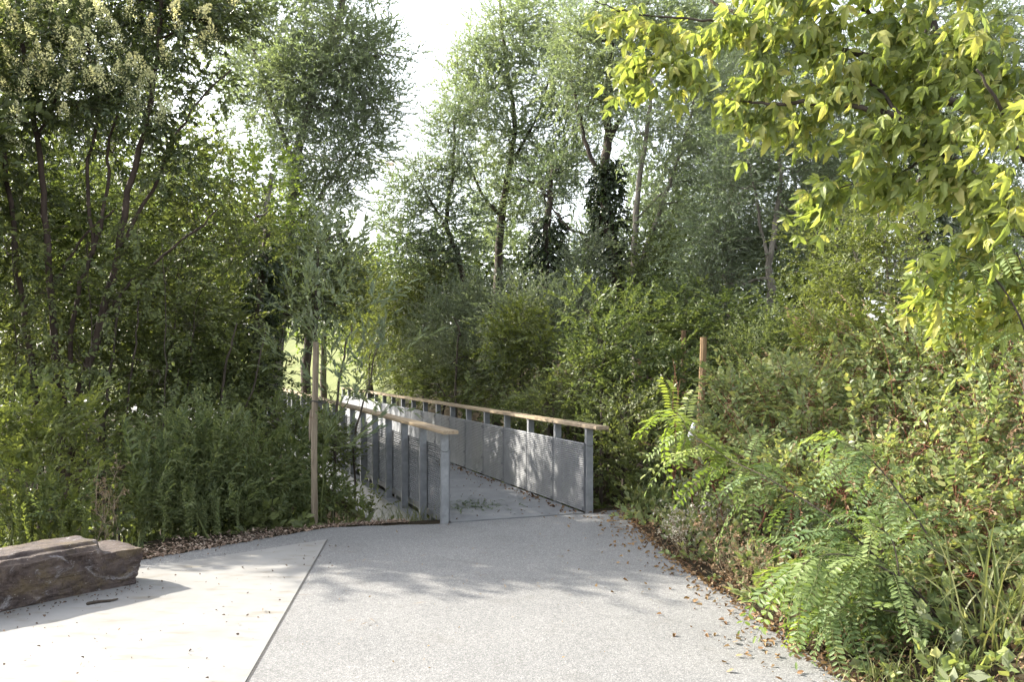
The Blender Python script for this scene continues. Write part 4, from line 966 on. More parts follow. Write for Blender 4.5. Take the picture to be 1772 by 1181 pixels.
# shrubs on the bank and in the ditch
SH = [('grey-green willow shrub rising behind the middle of the handrail', 17.5, [(790, 560, 19.2, 72, 62), (850, 530, 18.5, 62, 50), (765, 610, 20.2, 60, 60), (835, 610, 18.2, 70, 55)], L_GREY, TW_GREYS, A_GREYS, 71),
      ('grey-leaved shrub below the straight ivied trunk', 17, [(905, 545, 17, 60, 55), (960, 560, 17, 50, 55), (900, 620, 16.5, 65, 50)], L_GREY, TW_GREYS, A_GREYS, 72),
      ('dark leafy shrub where the two handrails meet in the distance', 24, [(690, 560, 24, 55, 70), (650, 600, 28, 40, 60), (705, 640, 23.5, 50, 45), (640, 520, 29, 45, 50)], L_DARK, TW_OVAL, A_OVAL, 73),
      ('yellow-green climber between the grey shrubs', 16.2, [(900, 560, 16.2, 38, 36), (870, 590, 16.1, 36, 36), (935, 610, 16, 40, 40)], L_LIT, TW_OVAL, A_OVAL, 74),
      ('shaded broad-leaved shrub behind the far part of the railing', 17.8, [(765, 675, 20, 55, 40), (825, 660, 18, 60, 45), (885, 680, 16.2, 60, 45), (730, 650, 22.5, 45, 40)], L_DARK, TW_OVAL, A_OVAL, 75),
      ('small-leaved grey shrub just behind the near end of the railing', 13.6, [(950, 700, 13.6, 60, 40), (910, 715, 15, 60, 30), (1000, 680, 13.6, 50, 45)], L_DARK, TW_SMALL, A_SMALL, 76),  # darker leaf colour stands in for the shade behind the railing
      ('tall fresh green shrub behind the near post of the far railing', 12.8, [(1040, 600, 12.8, 60, 62), (1010, 650, 12.6, 50, 50), (1075, 650, 12.6, 50, 60), (1020, 540, 13, 45, 40), (1080, 560, 13, 35, 40)], L_SHRUB, TW_OVAL, A_OVAL, 77),
      ('dense shrub touching the outer side of the near right post', 11.8, [(1080, 730, 11.8, 55, 60), (1050, 790, 11.7, 45, 60), (1110, 800, 11.4, 40, 50)], L_DARK, TW_OVAL, A_OVAL, 78),
      ('mixed shrub under the twin grey stems', 16, [(1120, 580, 16, 60, 50), (1170, 540, 16.5, 60, 50), (1090, 540, 17, 50, 45)], L_SHRUB, TW_OVAL, A_OVAL, 79),
      ('leafy shrub between the two thin stakes on the bank', 13.2, [(1150, 640, 13.2, 50, 50), (1190, 660, 12.8, 55, 50), (1150, 720, 12, 45, 50)], L_SHRUB, TW_OVAL, A_OVAL, 80),
      ('rounded mound of nettles below the pale forked stem', 12.8, [(1340, 600, 12.8, 75, 45), (1290, 625, 12.6, 60, 45), (1390, 610, 12.6, 55, 45), (1330, 660, 12, 90, 50)], L_NETTLE, TW_NETTLE, A_NETTLE, 81),
      ('dark shrub on the slope behind the nettle mound', 15.5, [(1250, 560, 15.5, 70, 45), (1400, 540, 15, 70, 55), (1190, 580, 15.5, 45, 40), (1450, 470, 14.5, 50, 60)], L_SHRUB, TW_OVAL, A_OVAL, 82)]
SH += [('tall loose willow shoots between the ivied trunks', 18.5, [(1000, 490, 18.5, 36, 52), (1015, 430, 18.5, 26, 40), (985, 540, 18, 44, 40)], L_GREY, TW_GREYS, A_GREYS, 83),
       ('tall shrub at the foot of the slender dark-limbed willow', 23, [(735, 480, 23, 48, 50), (700, 520, 24, 44, 44), (770, 500, 22.5, 44, 44)], L_DARK, TW_OVAL, A_OVAL, 84),
       ('tall pale shrub left of the pale forked stem', 17.5, [(1255, 470, 17.5, 44, 60), (1230, 530, 17, 50, 50), (1280, 410, 17.5, 34, 44)], L_GREY, TW_GREYS, A_GREYS, 85),
       ('dark holly-like shrub under the leaning ivied trunk', 18.2, [(1120, 500, 18.2, 44, 50), (1085, 560, 17.8, 44, 44), (1150, 450, 18.4, 34, 44)], L_DARK, TW_OVAL, A_OVAL, 86),
       ('climbing shrub right of the pale forked stem', 14.2, [(1420, 480, 14.2, 44, 60), (1400, 420, 14.4, 34, 44), (1450, 400, 14.4, 40, 48)], L_DARK, TW_OVAL, A_OVAL, 87),
       ('sunlit bush in the gap at the far end of the bridge', 27, [(640, 560, 27, 40, 46), (610, 520, 27.5, 30, 36)], L_LIT, TW_OVAL, A_OVAL, 88)]
for lab, d, bl, lm, tw, ar, sd in SH:
    c = bl[0]
    if d > 14.5 and tw is TW_OVAL: tw, ar = TW_OVALQ, A_OVALQ
    plant('bank_shrub', lab, 'shrub', d, [([(c[0], c[1] + 60), (c[0] + 8, c[1] + 20), (c[0] - 6, c[1] - 10)], .03, .012)], bl, tw, ar, 2.8, lm, BARK, sd, 'shrubs around the ditch and bank', gap=.17, freq=3.2, spokes=10, up=.5)

# lit small tree at the right and the dark ivied trunk behind it
plant('young_tree', 'sunlit small-leaved young tree below the hanging yellow-green branches', 'tree', 11.2,
      [([(1540, 640), (1538, 540), (1532, 450), (1520, 370)], .028, .01), ([(1538, 520), (1500, 470), (1475, 430)], .014, .006, 1), ([(1534, 480), (1570, 430)], .012, .006, 1)],
      [(1520, 385, 11.2, 52, 52), (1480, 450, 11.2, 48, 55), (1550, 455, 11.2, 50, 55), (1440, 500, 11.4, 42, 42), (1500, 530, 11, 60, 45), (1430, 560, 11.2, 45, 40), (1570, 380, 11.6, 40, 50)],
      TW_SMALL, A_SMALL, 2.6, L_LIT, BARK_GREY, 91, gap=.16)
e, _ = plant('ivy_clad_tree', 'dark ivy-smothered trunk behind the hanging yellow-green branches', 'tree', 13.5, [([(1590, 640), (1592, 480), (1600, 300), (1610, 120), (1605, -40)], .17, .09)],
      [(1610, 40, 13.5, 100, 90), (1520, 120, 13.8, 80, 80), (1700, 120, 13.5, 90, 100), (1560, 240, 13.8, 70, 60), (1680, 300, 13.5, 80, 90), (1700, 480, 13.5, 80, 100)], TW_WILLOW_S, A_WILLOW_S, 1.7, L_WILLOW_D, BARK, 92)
ivy_on(e, [(1590, 640), (1593, 480), (1600, 330), (1606, 200)], 13.5, [40, 36, 30, 22], 1.5, 93)

# right bank brambles and elm scrub
BR = [('elm scrub on the bank behind the leaning stake', 9.8, [(1270, 700, 9.8, 62, 62), (1320, 720, 9.6, 70, 70), (1250, 760, 9.2, 55, 55), (1350, 670, 10, 60, 45), (1195, 800, 9.6, 45, 42), (1230, 830, 9.0, 45, 40)], L_BRAMBLE, 101),
      ('elm scrub with reddish stems in the middle of the right bank', 9.0, [(1400, 700, 9, 75, 66), (1460, 660, 9.2, 70, 55), (1420, 770, 8.6, 80, 60), (1480, 740, 8.6, 70, 70)], L_BRAMBLE, 102),
      ('tall bramble against the box elder trunk at the picture edge', 8.4, [(1600, 640, 8.6, 70, 66), (1560, 720, 8.3, 70, 66), (1680, 680, 8.2, 75, 66), (1740, 620, 8.2, 60, 90), (1650, 590, 8.8, 60, 45), (1520, 620, 9.2, 60, 50)], L_BRAMBLE, 103),
      ('broad bramble patch below the box elder with bleached leaves', 7.4, [(1620, 780, 7.5, 85, 66), (1700, 770, 7.3, 80, 75), (1760, 840, 6.9, 70, 85), (1540, 820, 7.5, 75, 60), (1780, 700, 7.4, 60, 90)], L_BRAMBLE, 104),
      ('tall fresh shrub rising from the bank below the young tree', 9.8, [(1500, 590, 10, 60, 50), (1440, 600, 10.2, 60, 45), (1570, 570, 9.8, 60, 55), (1620, 520, 9.8, 50, 50)], L_LIT, 107),
      ('tall shrub at the picture edge under the box elder trunk', 8.8, [(1700, 560, 8.8, 60, 55), (1750, 520, 8.6, 50, 60), (1650, 610, 8.6, 55, 50)], L_BRAMBLE, 108),
      ('low bramble behind the feathery locust shoots', 7.4, [(1380, 840, 7.8, 70, 50), (1460, 850, 7.5, 70, 50), (1310, 800, 8.4, 55, 45)], L_BRAMBLE, 105),
      ('bramble reaching down to the tall grass in the corner', 6.5, [(1660, 890, 6.7, 75, 60), (1740, 940, 6.4, 70, 66), (1590, 910, 6.7, 65, 55), (1690, 990, 6.1, 60, 45)], L_BRAMBLE, 106)]
for lab, d, bl, lm, sd in BR:
    e, _ = plant('bramble_shrub', lab, 'shrub', d, [], bl, TW_BRAM, A_BRAM, 2.9, lm, CANE_RED, sd, 'scrub on the right bank', gap=.14, freq=3.0, up=.55, spokes=16, rnd=.6, scale=(.75, 1.25))
    rs = np.random.default_rng(sd + 500); a = Acc()       # withered leaves and bleached sprays among them
    fill(a, [blob(*b) for b in bl], TW_DRY, A_DRY, (.08 if sd < 104 else .22), rs, gap=.25, shell=.35)
    a.obj('dry_leaves', [L_DRY, CANE_RED], e)

# long arching shoots with yellow young leaves
def shoot(label, pts, d, n, ll, seed, lm, w=.6):
    rs = np.random.default_rng(seed); P = stem_of(pts, d); P[0, 2] = min(P[0, 2], float(H(P[0, 0], P[0, 1])) + .1)
    Q, q = smooth_path(P, np.linspace(.006, .002, len(P)), 8)
    e = thing('arching_shoot', label, 'shoot', Q[0], 'long shoots over the right bank'); a = Acc(); tube(a, Q, q, 5); a.obj('stem', CANE_RED, e)
    me = [None] * 4
    for v in range(4):
        b = Acc(); b.stamp(leaf_fine(w, .1, .2, 0, v + seed), np.zeros((1, 3)), np.eye(3)[None], np.ones(1)); me[v] = b.mesh('leaf', lm)
    G = unit(np.gradient(Q, axis=0))
    for i in range(n):
        t = .25 + .75 * i / (n - 1); k = min(int(t * (len(Q) - 1)), len(Q) - 2); f = t * (len(Q) - 1) - k; c = Q[k] * (1 - f) + Q[k + 1] * f
        s = unit(np.cross(G[k], (0, 0, 1))) * (1 if i % 2 else -1); dv = unit(G[k] * .6 + s + rs.normal(0, .25, 3) + np.array((0, 0, .1)))
        A = frames(dv[None], roll=rs.normal(0, .35, 1))[0]; o = link('leaf', me[i % 4], e, c - np.array(e.location))
        from mathutils import Matrix
        o.rotation_euler = Matrix(A.T.tolist()).to_euler(); z = ll * rs.uniform(.75, 1.1) * (1 - .3 * t); o.scale = (z, z, z)
L_SHOOT = leafmat('leaf_shoot', [(.12, .16, .035), (.17, .20, .055), (.23, .24, .09)], .45, obj=True)
shoot('long shoot with pale yellow leaves left of the nettle mound', [(1370, 830), (1335, 730), (1300, 650), (1262, 592)], 9.0, 26, .052, 111, L_SHOOT)
shoot('shoot with pale leaves arching past the leaning stake', [(1330, 850), (1290, 770), (1250, 700), (1216, 655)], 8.8, 22, .055, 112, L_SHOOT)
shoot('upright reddish shoot in the centre of the right bank', [(1370, 800), (1390, 720), (1420, 640), (1440, 590)], 8.8, 22, .05, 113, L_SHOOT)
shoot('leafy shoot standing above the scrub near the young tree', [(1570, 780), (1545, 680), (1530, 600), (1500, 545)], 8.2, 20, .055, 114, L_SHOOT)

# stakes on the bank
stake('leaning round stake with dark knots on the right bank', 1217, 584, 11.0, 12, .085, 2, tie=715)
stake('thin stake half hidden in leaves behind the leaning stake', 1183, 572, 15.0, 9, .02, 3, tie=640)
stake('thin short stake in the shrubs near the fresh green bush', 1108, 622, 15.5, 8, .0, 4, tie=660)
stake('stake buried in scrub below the young tree', 1512, 580, 9.9, 12, .03, 5, tie=690)
stalks('bare_sapling', 'bare thin sapling rods beside the leaning stake', 'sapling', on_ground(2.02, 10.9), 3, 1.9, .07, 121, CANE_RED, None, None, .006, (.1, 0), nh=2)
a = Acc()    # white plastic guard on the rods
g1 = at(1201, 733, 10.75); g2 = at(1193, 765, 10.75)
tube(a, np.array([g2, (g1 + g2) / 2, g1]), np.array((.048, .036, .018)), 10, cap=False)
tag(a.obj('tree_guard', noisemat('guard_plastic', [(.3, (.62, .62, .64)), (.7, (.75, .75, .76))], 8)), 'white plastic guard round the bare sapling rods', 'tree guard')
from mathutils import Matrix

# ================================================================== box elder overhead
def box_elder():
    rs = np.random.default_rng(200)
    e = thing('box_elder', 'box elder with drooping sunlit yellow-green leaves overhanging the path', 'tree', on_ground(*at(1795, 640, 7.4)[:2]))
    org = np.array(e.location); tr = Acc(); nodes = []
    def br(pts, d, r0, r1, root=False):
        P = stem_of(pts, d)
        if root: P = np.vstack([(P[0, 0], P[0, 1], org[2] - .1), P])
        Q, q = smooth_path(P, np.linspace(r0, r1, len(P)), 7); Q[1:-1] += rs.normal(0, .006, Q[1:-1].shape)
        tube(tr, Q, q, 8 if r0 > .03 else 6, 0, .05, rs); nodes.append(Q)
    br([(1795, 640), (1808, 450), (1815, 250), (1825, 0), (1835, -200)], 7.4, .10, .06, True)
    br([(1808, 440, 7.4), (1750, 380, 7.0), (1690, 310, 6.7), (1612, 252, 6.4), (1560, 205, 6.3), (1490, 186, 6.3), (1400, 178, 6.4), (1330, 180, 6.5), (1266, 172, 6.6)], 6.4, .04, .008)
    br([(1813, 280, 7.4), (1740, 230, 7.1), (1650, 180, 6.9), (1545, 110, 6.7), (1436, 83, 6.7), (1348, 56, 6.8), (1290, 32, 6.8), (1230, 0, 6.9)], 6.7, .045, .012)
    br([(1560, 120, 6.7), (1542, 60, 6.7), (1538, -10, 6.7), (1535, -120, 6.8)], 6.7, .035, .02)
    br([(1348, 56, 6.8), (1270, 42, 6.9), (1172, 30, 7), (1080, 20, 7.1), (1030, 0, 7.1)], 6.9, .014, .004)
    br([(1560, 205, 6.3), (1520, 155, 6.4), (1486, 128, 6.4), (1440, 120, 6.5)], 6.3, .016, .006)
    br([(1542, 60, 6.7), (1500, 20, 6.6), (1460, -10, 6.6)], 6.6, .022, .012)
    br([(1300, 40, 6.8), (1230, 62, 6.9), (1150, 100, 7), (1090, 130, 7)], 6.9, .010, .003)
    br([(1612, 252, 6.4), (1560, 300, 6.4), (1470, 320, 6.6), (1400, 350, 6.7)], 6.4, .012, .004)
    br([(1808, 470, 7.4), (1750, 450, 7.1), (1690, 440, 6.8), (1620, 470, 6.6), (1590, 520, 6.6)], 6.8, .015, .004)
    br([(1812, 330, 7.4), (1760, 260, 6.4), (1740, 200, 5.9), (1690, 120, 5.8)], 6.2, .025, .008)
    tr.obj('trunk', BARK, e, smooth=True)
    # leaf: petiole and three hanging leaflets
    def leaf_tpl(v):
        parts = [(tube_tpl(np.array([(0, 0, 0), (.2, 0, .01), (.40, 0, -.02)]), np.array((.010, .008, .007)), 3, 1), (0, 0, 0), np.eye(3), 1.0, None)]
        g = np.random.default_rng(v)
        for ang, x, l, b in ((0, .38, .66, .35), (52, .36, .50, .3), (-52, .36, .50, .3)):
            q = R(ang + g.normal(0, 9)); d = np.array((math.cos(q), math.sin(q), -.25 + g.normal(0, .15)))
            A = frames(d[None], up=unit(np.array((g.normal(0, .3), g.normal(0, .3), 1.0))))[0]
            parts.append((leaf_fine(.40, g.uniform(.05, .18), b * g.uniform(.5, 1.5), .6, v * 7 + ang + 60), (x, 0, -.02), A, l * g.uniform(.85, 1.1), None))
        return merge(parts)
    tp = [leaf_tpl(v) for v in range(6)]
    bl = [(1075, 18, 7.1, 55, 26), (1150, 55, 7, 62, 45), (1095, 118, 7, 42, 36), (1180, 118, 7, 50, 36), (1280, 50, 6.7, 72, 50), (1320, 130, 6.6, 66, 50), (1400, 60, 6.6, 70, 50), (1450, 145, 6.4, 72, 55), (1545, 70, 6.4, 80, 66),
          (1670, 70, 6.1, 85, 75), (1600, 210, 6.2, 80, 55), (1720, 200, 5.9, 70, 75), (1500, 235, 6.3, 66, 40), (1405, 352, 6.6, 32, 32), (1440, 310, 6.6, 40, 26), (1530, 300, 6.4, 55, 34), (1650, 310, 6.1, 60, 50), (1730, 340, 5.9, 60, 66),
          (1690, 410, 6.3, 48, 40), (1620, 480, 6.6, 40, 50), (1660, 540, 6.8, 40, 45), (1370, 200, 6.5, 60, 36), (1290, 195, 6.6, 38, 28), (1760, 460, 6.4, 40, 60), (1740, 530, 6.6, 45, 50), (1745, 120, 6.2, 60, 60), (1380, -40, 6.6, 120, 45), (1600, -60, 6.4, 160, 60), (1580, 150, 6.5, 60, 50)]
    Ls = []
    for i, b in enumerate(bl):
        c, r = blob(*b); n = int(3.6 * math.pi * r[0] * r[2] / .0076 / 7) + 2
        D = unit(rs.normal(0, 1, (n, 3))); P = c + D * r * (rs.uniform(0, 1, n) ** .45 * (1 + .25 * lumps(D, i + 900, 2.0)))[:, None]
        for p, dd in zip(P, D):
            d0 = unit(dd * .6 + np.array((-.35, -.25, -.15)) + rs.normal(0, .35, 3)); L = rs.uniform(.22, .42)
            Q = np.array([p - d0 * L * .5, p, p + d0 * L * .4 - np.array((0, 0, .06 * L / .3))])
            tube_q.append((Q, .0035))
            for k in range(4):
                t = k / 3.0; c2 = Q[0] + (Q[2] - Q[0]) * t + np.array((0, 0, .02 * math.sin(t * 3)))
                s = unit(np.cross(d0, (0, 0, 1)) + 1e-6)
                for sg in ((1, -1) if k < 3 else (0,)):
                    d1 = unit(d0 * .45 + s * sg * .8 + rs.normal(0, .25, 3) + np.array((0, 0, -.95 - rs.uniform(0, .8))))
                    Ls.append((c2, d1, rs.normal(0, .6), rs.uniform(.11, .235)))
    tw_ = Acc()
    for Q, r in tube_q: tube(tw_, Q, np.array((r, r * .7, r * .4)), 3, cap=False)
    tag(tw_.obj('twigs', STEM_GREEN, e), kind='stuff')
    Pp = np.array([l[0] for l in Ls]); Dd = np.array([l[1] for l in Ls]); ro = np.array([l[2] for l in Ls]); Sz = np.array([l[3] for l in Ls])
    A = frames(Dd, up=(.25, -.75, .6), roll=ro)
    px = CXP + Pp[:, 0] / Pp[:, 1] * FPX; py = HORIZ - (Pp[:, 2] - EYE) / Pp[:, 1] * FPX
    vis = (px > 0) & (px < 1772) & (py > 0) & (py < 1181)
    order = np.argsort(np.where(vis, -Sz / Pp[:, 1], 9)); big = set(order[:300].tolist())
    rest = np.array([i for i in range(len(Ls)) if i not in big]); w = rs.integers(0, 6, len(Ls))
    cr = Acc()
    for k in range(6):
        m = rest[w[rest] == k]; cr.stamp(tp[k], Pp[m], A[m], Sz[m])
    tag(cr.obj('crown', [L_BOX, STEM_GREEN], e), kind='stuff')
    me = []
    for k in range(6):
        b = Acc(); b.stamp(tp[k], np.zeros((1, 3)), np.eye(3)[None], np.ones(1)); me.append(b.mesh('leaf', [L_BOXO, STEM_GREEN]))
    for i in sorted(big):
        o = link('leaf', me[w[i]], e, Pp[i] - org); o.rotation_euler = Matrix(A[i].T.tolist()).to_euler(); o.scale = (Sz[i],) * 3
tube_q = []
box_elder()

# ================================================================== locust shoots with feathery leaves
def frond_mesh(v, droop, mat, L=.36, pairs=9, ll=.052):
    rg = np.random.default_rng(v); a = Acc(); ts = np.linspace(0, 1, 7)
    ys = rg.normal(0, .04)
    f = lambda t: np.array((L * t * (1 - .22 * droop * t), ys * t * t, -droop * L * .75 * t ** 2))
    P = np.array([f(t) for t in ts]); tube(a, P, np.linspace(.0024, .0009, 7), 4, 1, cap=False)
    lt = T([(0, 0, 0), (.28, .165, .03), (.74, .175, .02), (1, 0, -.05), (.74, -.175, .02), (.28, -.165, .03)], [(0, 5, 4, 3), (0, 3, 2, 1)])
    for i in range(pairs + 1):
        t = .14 + .86 * i / pairs; p = f(min(t, 1)); g = unit(f(min(t + .02, 1.02)) - f(t - .02))
        for s in ((1, -1) if i < pairs else (0,)):
            side = unit(np.cross((0, 0, 1), g) + 1e-9); d = unit(g * (.32 if s else 1) + side * s * (1 if s else 0) + rg.normal(0, .10, 3) - np.array((0, 0, .15)))
            up = unit(np.cross(g, side) * (1 if np.cross(g, side)[2] > 0 else -1) + rg.normal(0, .28, 3))
            k = ll * (1 - .35 * abs(t - .45)) * rg.uniform(.85, 1.1)
            a.stamp(lt, (p + d * .004)[None], frames(d[None], up=up), np.array([k]))
    return a.mesh('frond', [mat, STEM_GREEN])
FR = [frond_mesh(v, .35 + .28 * (v % 4), L_ROB, .40 + .03 * (v % 3), 13 + v % 3, .047) for v in range(8)]
FRY = [frond_mesh(40 + v, .3 + .25 * (v % 4), L_ROBY, .38, 12 + v % 2, .049) for v in range(4)]
def locust(label, stems, seed, young_tip=.75, root=None):
    """stems: (points px,py,d , radius, fronds, droop bias, size)"""
    rs = np.random.default_rng(seed); P0 = at(*stems[0][0][0])
    e = thing('locust_shoot', label, 'shoot', (P0[0], P0[1], float(H(P0[0], P0[1]))), 'feathery locust shoots'); org = np.array(e.location); a = Acc()
    for pts, r0, nf, size, t0 in stems:
        P = np.array([at(*p) for p in pts])
        if t0 >= 0 and pts is stems[0][0]: P[0, 2] = min(P[0, 2], org[2])
        Q, q = smooth_path(P, np.linspace(r0, r0 * .3, len(P)), 9); tube(a, Q, q, 6); G = unit(np.gradient(Q, axis=0))
        for i in range(nf):
            t = abs(t0) + (1 - abs(t0)) * (i + .5) / nf; k = min(int(t * (len(Q) - 1)), len(Q) - 2); f = t * (len(Q) - 1) - k; c = Q[k] * (1 - f) + Q[k + 1] * f
            s = unit(np.cross(G[k], (0, 0, 1)))
            d = unit(G[k] * .35 + s * rs.choice((1, -1, 1)) * rs.uniform(.3, 1) + rs.normal(0, .3, 3) + np.array((-.1, 0, .12 - .5 * rs.uniform())))
            A = frames(d[None], roll=rs.normal(0, .3, 1))[0]
            ms = FRY if t > young_tip else FR; o = link('frond', ms[rs.integers(len(ms))], e, c - org)
            o.rotation_euler = Matrix(A.T.tolist()).to_euler(); z = size * rs.uniform(.8, 1.2); o.scale = (z, z, z)
    a.obj('stem', BARK, e)
locust('long arching locust shoot whose bright tip hangs over the path edge', [([(1650, 1130, 5.7), (1600, 1050, 5.7), (1500, 950, 5.8), (1437, 896, 5.9), (1328, 828, 6.1), (1263, 796, 6.3), (1198, 752, 6.5), (1158, 712, 6.6)], .0085, 84, 1.25, .10)], 131, .66)
locust('leafy locust shoot low over the path edge beside the tall grass', [([(1655, 1140, 5.6), (1600, 1040, 5.5), (1520, 980, 5.5), (1440, 960, 5.5), (1370, 985, 5.5)], .010, 66, 1.2, .06), ([(1600, 1040, 5.5), (1560, 1060, 5.4), (1480, 1050, 5.4), (1420, 1060, 5.4)], .006, 36, 1.1, -.03),
       ([(1560, 1020, 5.55), (1540, 930, 5.6), (1480, 900, 5.6)], .006, 14, 1.0, -.1)], 132, .97)
locust('upright locust shoot with fronds spreading above the brambles', [([(1660, 1120, 5.9), (1620, 960, 6.0), (1560, 860, 6.1), (1500, 790, 6.2), (1440, 760, 6.3)], .009, 36, 1.15, .25)], 133, .95)
locust('locust branch with feathery leaves hanging below the box elder', [([(1800, 660, 6.3), (1760, 540, 6.2), (1700, 460, 6.2), (1640, 440, 6.2)], .009, 16, 1.1, -.15), ([(1800, 560, 6.2), (1760, 440, 6.1), (1730, 420, 6.1)], .006, 8, 1.1, -.2)], 134, .9)

# ================================================================== grasses
def grass_clump(label, px, d, n, hgt, seed, cat='grass', wid=.012, lean=0.0, spread=.10, name='grass_clump', group='grass clumps at the path edge'):
    rs = np.random.default_rng(seed); c = at(px, 900, d); e = thing(name, label, cat, on_ground(c[0], c[1]), group)
    for i in range(n):
        b = np.array((rs.normal(0, spread), rs.normal(0, spread), -.02)); th = rs.uniform(0, 6.283); h = hgt * rs.uniform(.55, 1.1); reach = h * rs.uniform(.2, 1.0)
        dv = np.array((math.cos(th) + lean, math.sin(th), 0)); k = 9; ts = np.linspace(0, 1, k)
        P = b + np.outer(ts ** 1.7 * reach, dv) + np.outer(h * (ts - .42 * (reach / h) * ts ** 3 * 1.6), (0, 0, 1.0))
        s = unit(np.cross(dv, (0, 0, 1))); w = wid * rs.uniform(.6, 1.3) * np.sin(np.clip(ts * .92 + .10, 0, 1) * math.pi) ** .6 * (1 - .55 * ts) + .0005
        up = np.cross(s, unit(np.gradient(P, axis=0)))
        V = np.concatenate([P + s * w[:, None] * .5 + up * w[:, None] * .18, P, P - s * w[:, None] * .5 + up * w[:, None] * .18])
        j = np.arange(k - 1); F = np.concatenate([np.stack([j, j + 1, j + 1 + k, j + k], 1), np.stack([j + k, j + k + 1, j + 1 + 2 * k, j + 2 * k], 1)])
        a = Acc(); a.addk(V, F); o = link('blade', a.mesh('blade', L_GRASSO), e, (0, 0, 0)); o.location = (0, 0, 0)
L_GRASSO = leafmat('leaf_grass_blade', [(.095, .125, .036), (.14, .165, .055), (.23, .225, .11)], .42, patch=.3, obj=True)
grass_clump('tallest reed-like grass with arching blades in the lower corner', 1715, 5.15, 26, 1.0, 141, wid=.022, lean=-.25)
grass_clump('tall grass at the very edge of the picture', 1775, 5.3, 22, 1.05, 142, wid=.020)
grass_clump('short grass tuft at the path edge under the locust shoots', 1560, 5.05, 34, .34, 143, wid=.009)
grass_clump('short grass tuft in the lower corner below the reed-like grass', 1660, 4.95, 40, .38, 144, wid=.010)
grass_clump('low grass beside the asphalt at the bottom of the picture', 1500, 4.9, 26, .24, 145, wid=.007)
grass_clump('bright grass blades standing behind the boulder end', 228, 8.15, 8, .36, 146, wid=.014, spread=.03)
grass_clump('long grass arching beside the near right post', 1105, 10.4, 16, .75, 147, wid=.012, spread=.07)
grass_clump('grass tuft on the ditch edge left of the bridge girder', 650, 10.5, 60, .42, 148, wid=.008, spread=.25)
grass_clump('grass on the slope against the bridge girder', 712, 10.62, 90, .5, 150, wid=.008, spread=.2)
grass_clump('taller grass further along the bridge girder', 668, 11.3, 110, .85, 155, wid=.009, spread=.3)
grass_clump('shaded grass at the foot of the wooden stake', 600, 10.3, 50, .34, 149, wid=.008, spread=.25)

# dry seed-headed weeds at the right path edge
HEAD = T(np.array([(0, 0, 0), (.011, -.008, .004), (.022, 0, 0), (.011, .008, .004)]), [(0, 1, 2, 3)])
for i, (lab, px, d, n, h, ln) in enumerate([('bleached fluffy seed heads leaning out over the path edge', 1185, 8.3, 13, .55, -.16), ('dry tangled weed stems beneath the long locust shoot', 1270, 7.6, 14, .5, -.12), ('dry seed stalks beside the bleached fluffy weeds', 1235, 8.9, 10, .6, -.05),
                                    ('dry stalks under the low locust shoot', 1400, 6.7, 14, .45, -.12), ('tall dry stalk standing in front of the elm scrub', 1440, 7.9, 4, 1.2, .0), ('dry yellow stems trailing onto the asphalt', 1330, 6.9, 10, .38, -.3)]):
    c = at(px, 950, d); stalks('seed_weed', lab, 'weed', on_ground(c[0], d), n, h, .14, 151 + i, TWIG_TAN, HEAD, L_SEED if i in (0, 2, 4) else L_DRY, .0022, (ln, -.05), nh=9, group='dry weeds along the right edge')

# ================================================================== ground cover and litter
def scatter_on(name, pts, tpl, S, mats, seed, lift=.008, tilt=.35, flat=None):
    rs = np.random.default_rng(seed); n = len(pts); Z = np.maximum(H(pts[:, 0], pts[:, 1]), flat[0](pts) if flat else -9) + lift
    D = np.stack([np.cos(th := rs.uniform(0, 6.283, n)), np.sin(th), rs.normal(0, tilt, n)], 1); up = unit(np.array((0, 0, 1.0)) + rs.normal(0, tilt, (n, 3)))
    A = frames(D, up=up); a = Acc(); tpl = tpl if isinstance(tpl, list) else [tpl]; w = rs.integers(0, len(tpl), n)
    P = np.column_stack([pts, Z + np.abs(A[:, 0, 2]) * S * .4])
    for k, t in enumerate(tpl): a.stamp(t, P[w == k], A[w == k], S[w == k])
    return tag(a.obj(name, mats), kind='stuff')
rsL = np.random.default_rng(400)
CURL = [leaf_ovate(.6, .22, .30), leaf_ovate(.45, .30, .45), leaf_ovate(.7, .12, -.25)]
CHIP = [T([(0, -.1, 0), (1, -.08, .03), (1, .09, 0), (0, .1, .02)], [(0, 1, 2, 3)]), leaf_ovate(.5, .2, .25), T([(0, -.18, 0), (.6, -.2, .05), (.7, .2, 0), (0, .15, .02)], [(0, 1, 2, 3)])]
pave = (lambda p: np.where((p[:, 0] < 1.95) & (p[:, 1] < y_edge(p[:, 0]) + .02), .007, -9),)
# bark mulch between paving and weeds
t = rsL.uniform(0, 1, 5200); mx = -5.6 + t * 4.4; off = np.abs(rsL.normal(0, .28, 5200)) - .05
mp = np.column_stack([mx - off * .7, y_edge(mx) + off * .75])
scatter_on('bark_mulch', mp, CHIP, rsL.uniform(.02, .055, len(mp)), leafmat('mulch_chip', [(.07, .045, .034), (.17, .115, .085), (.28, .20, .155), (.40, .32, .26)], .05, rough=.9, spec=.1), 401, .004, .4, pave)
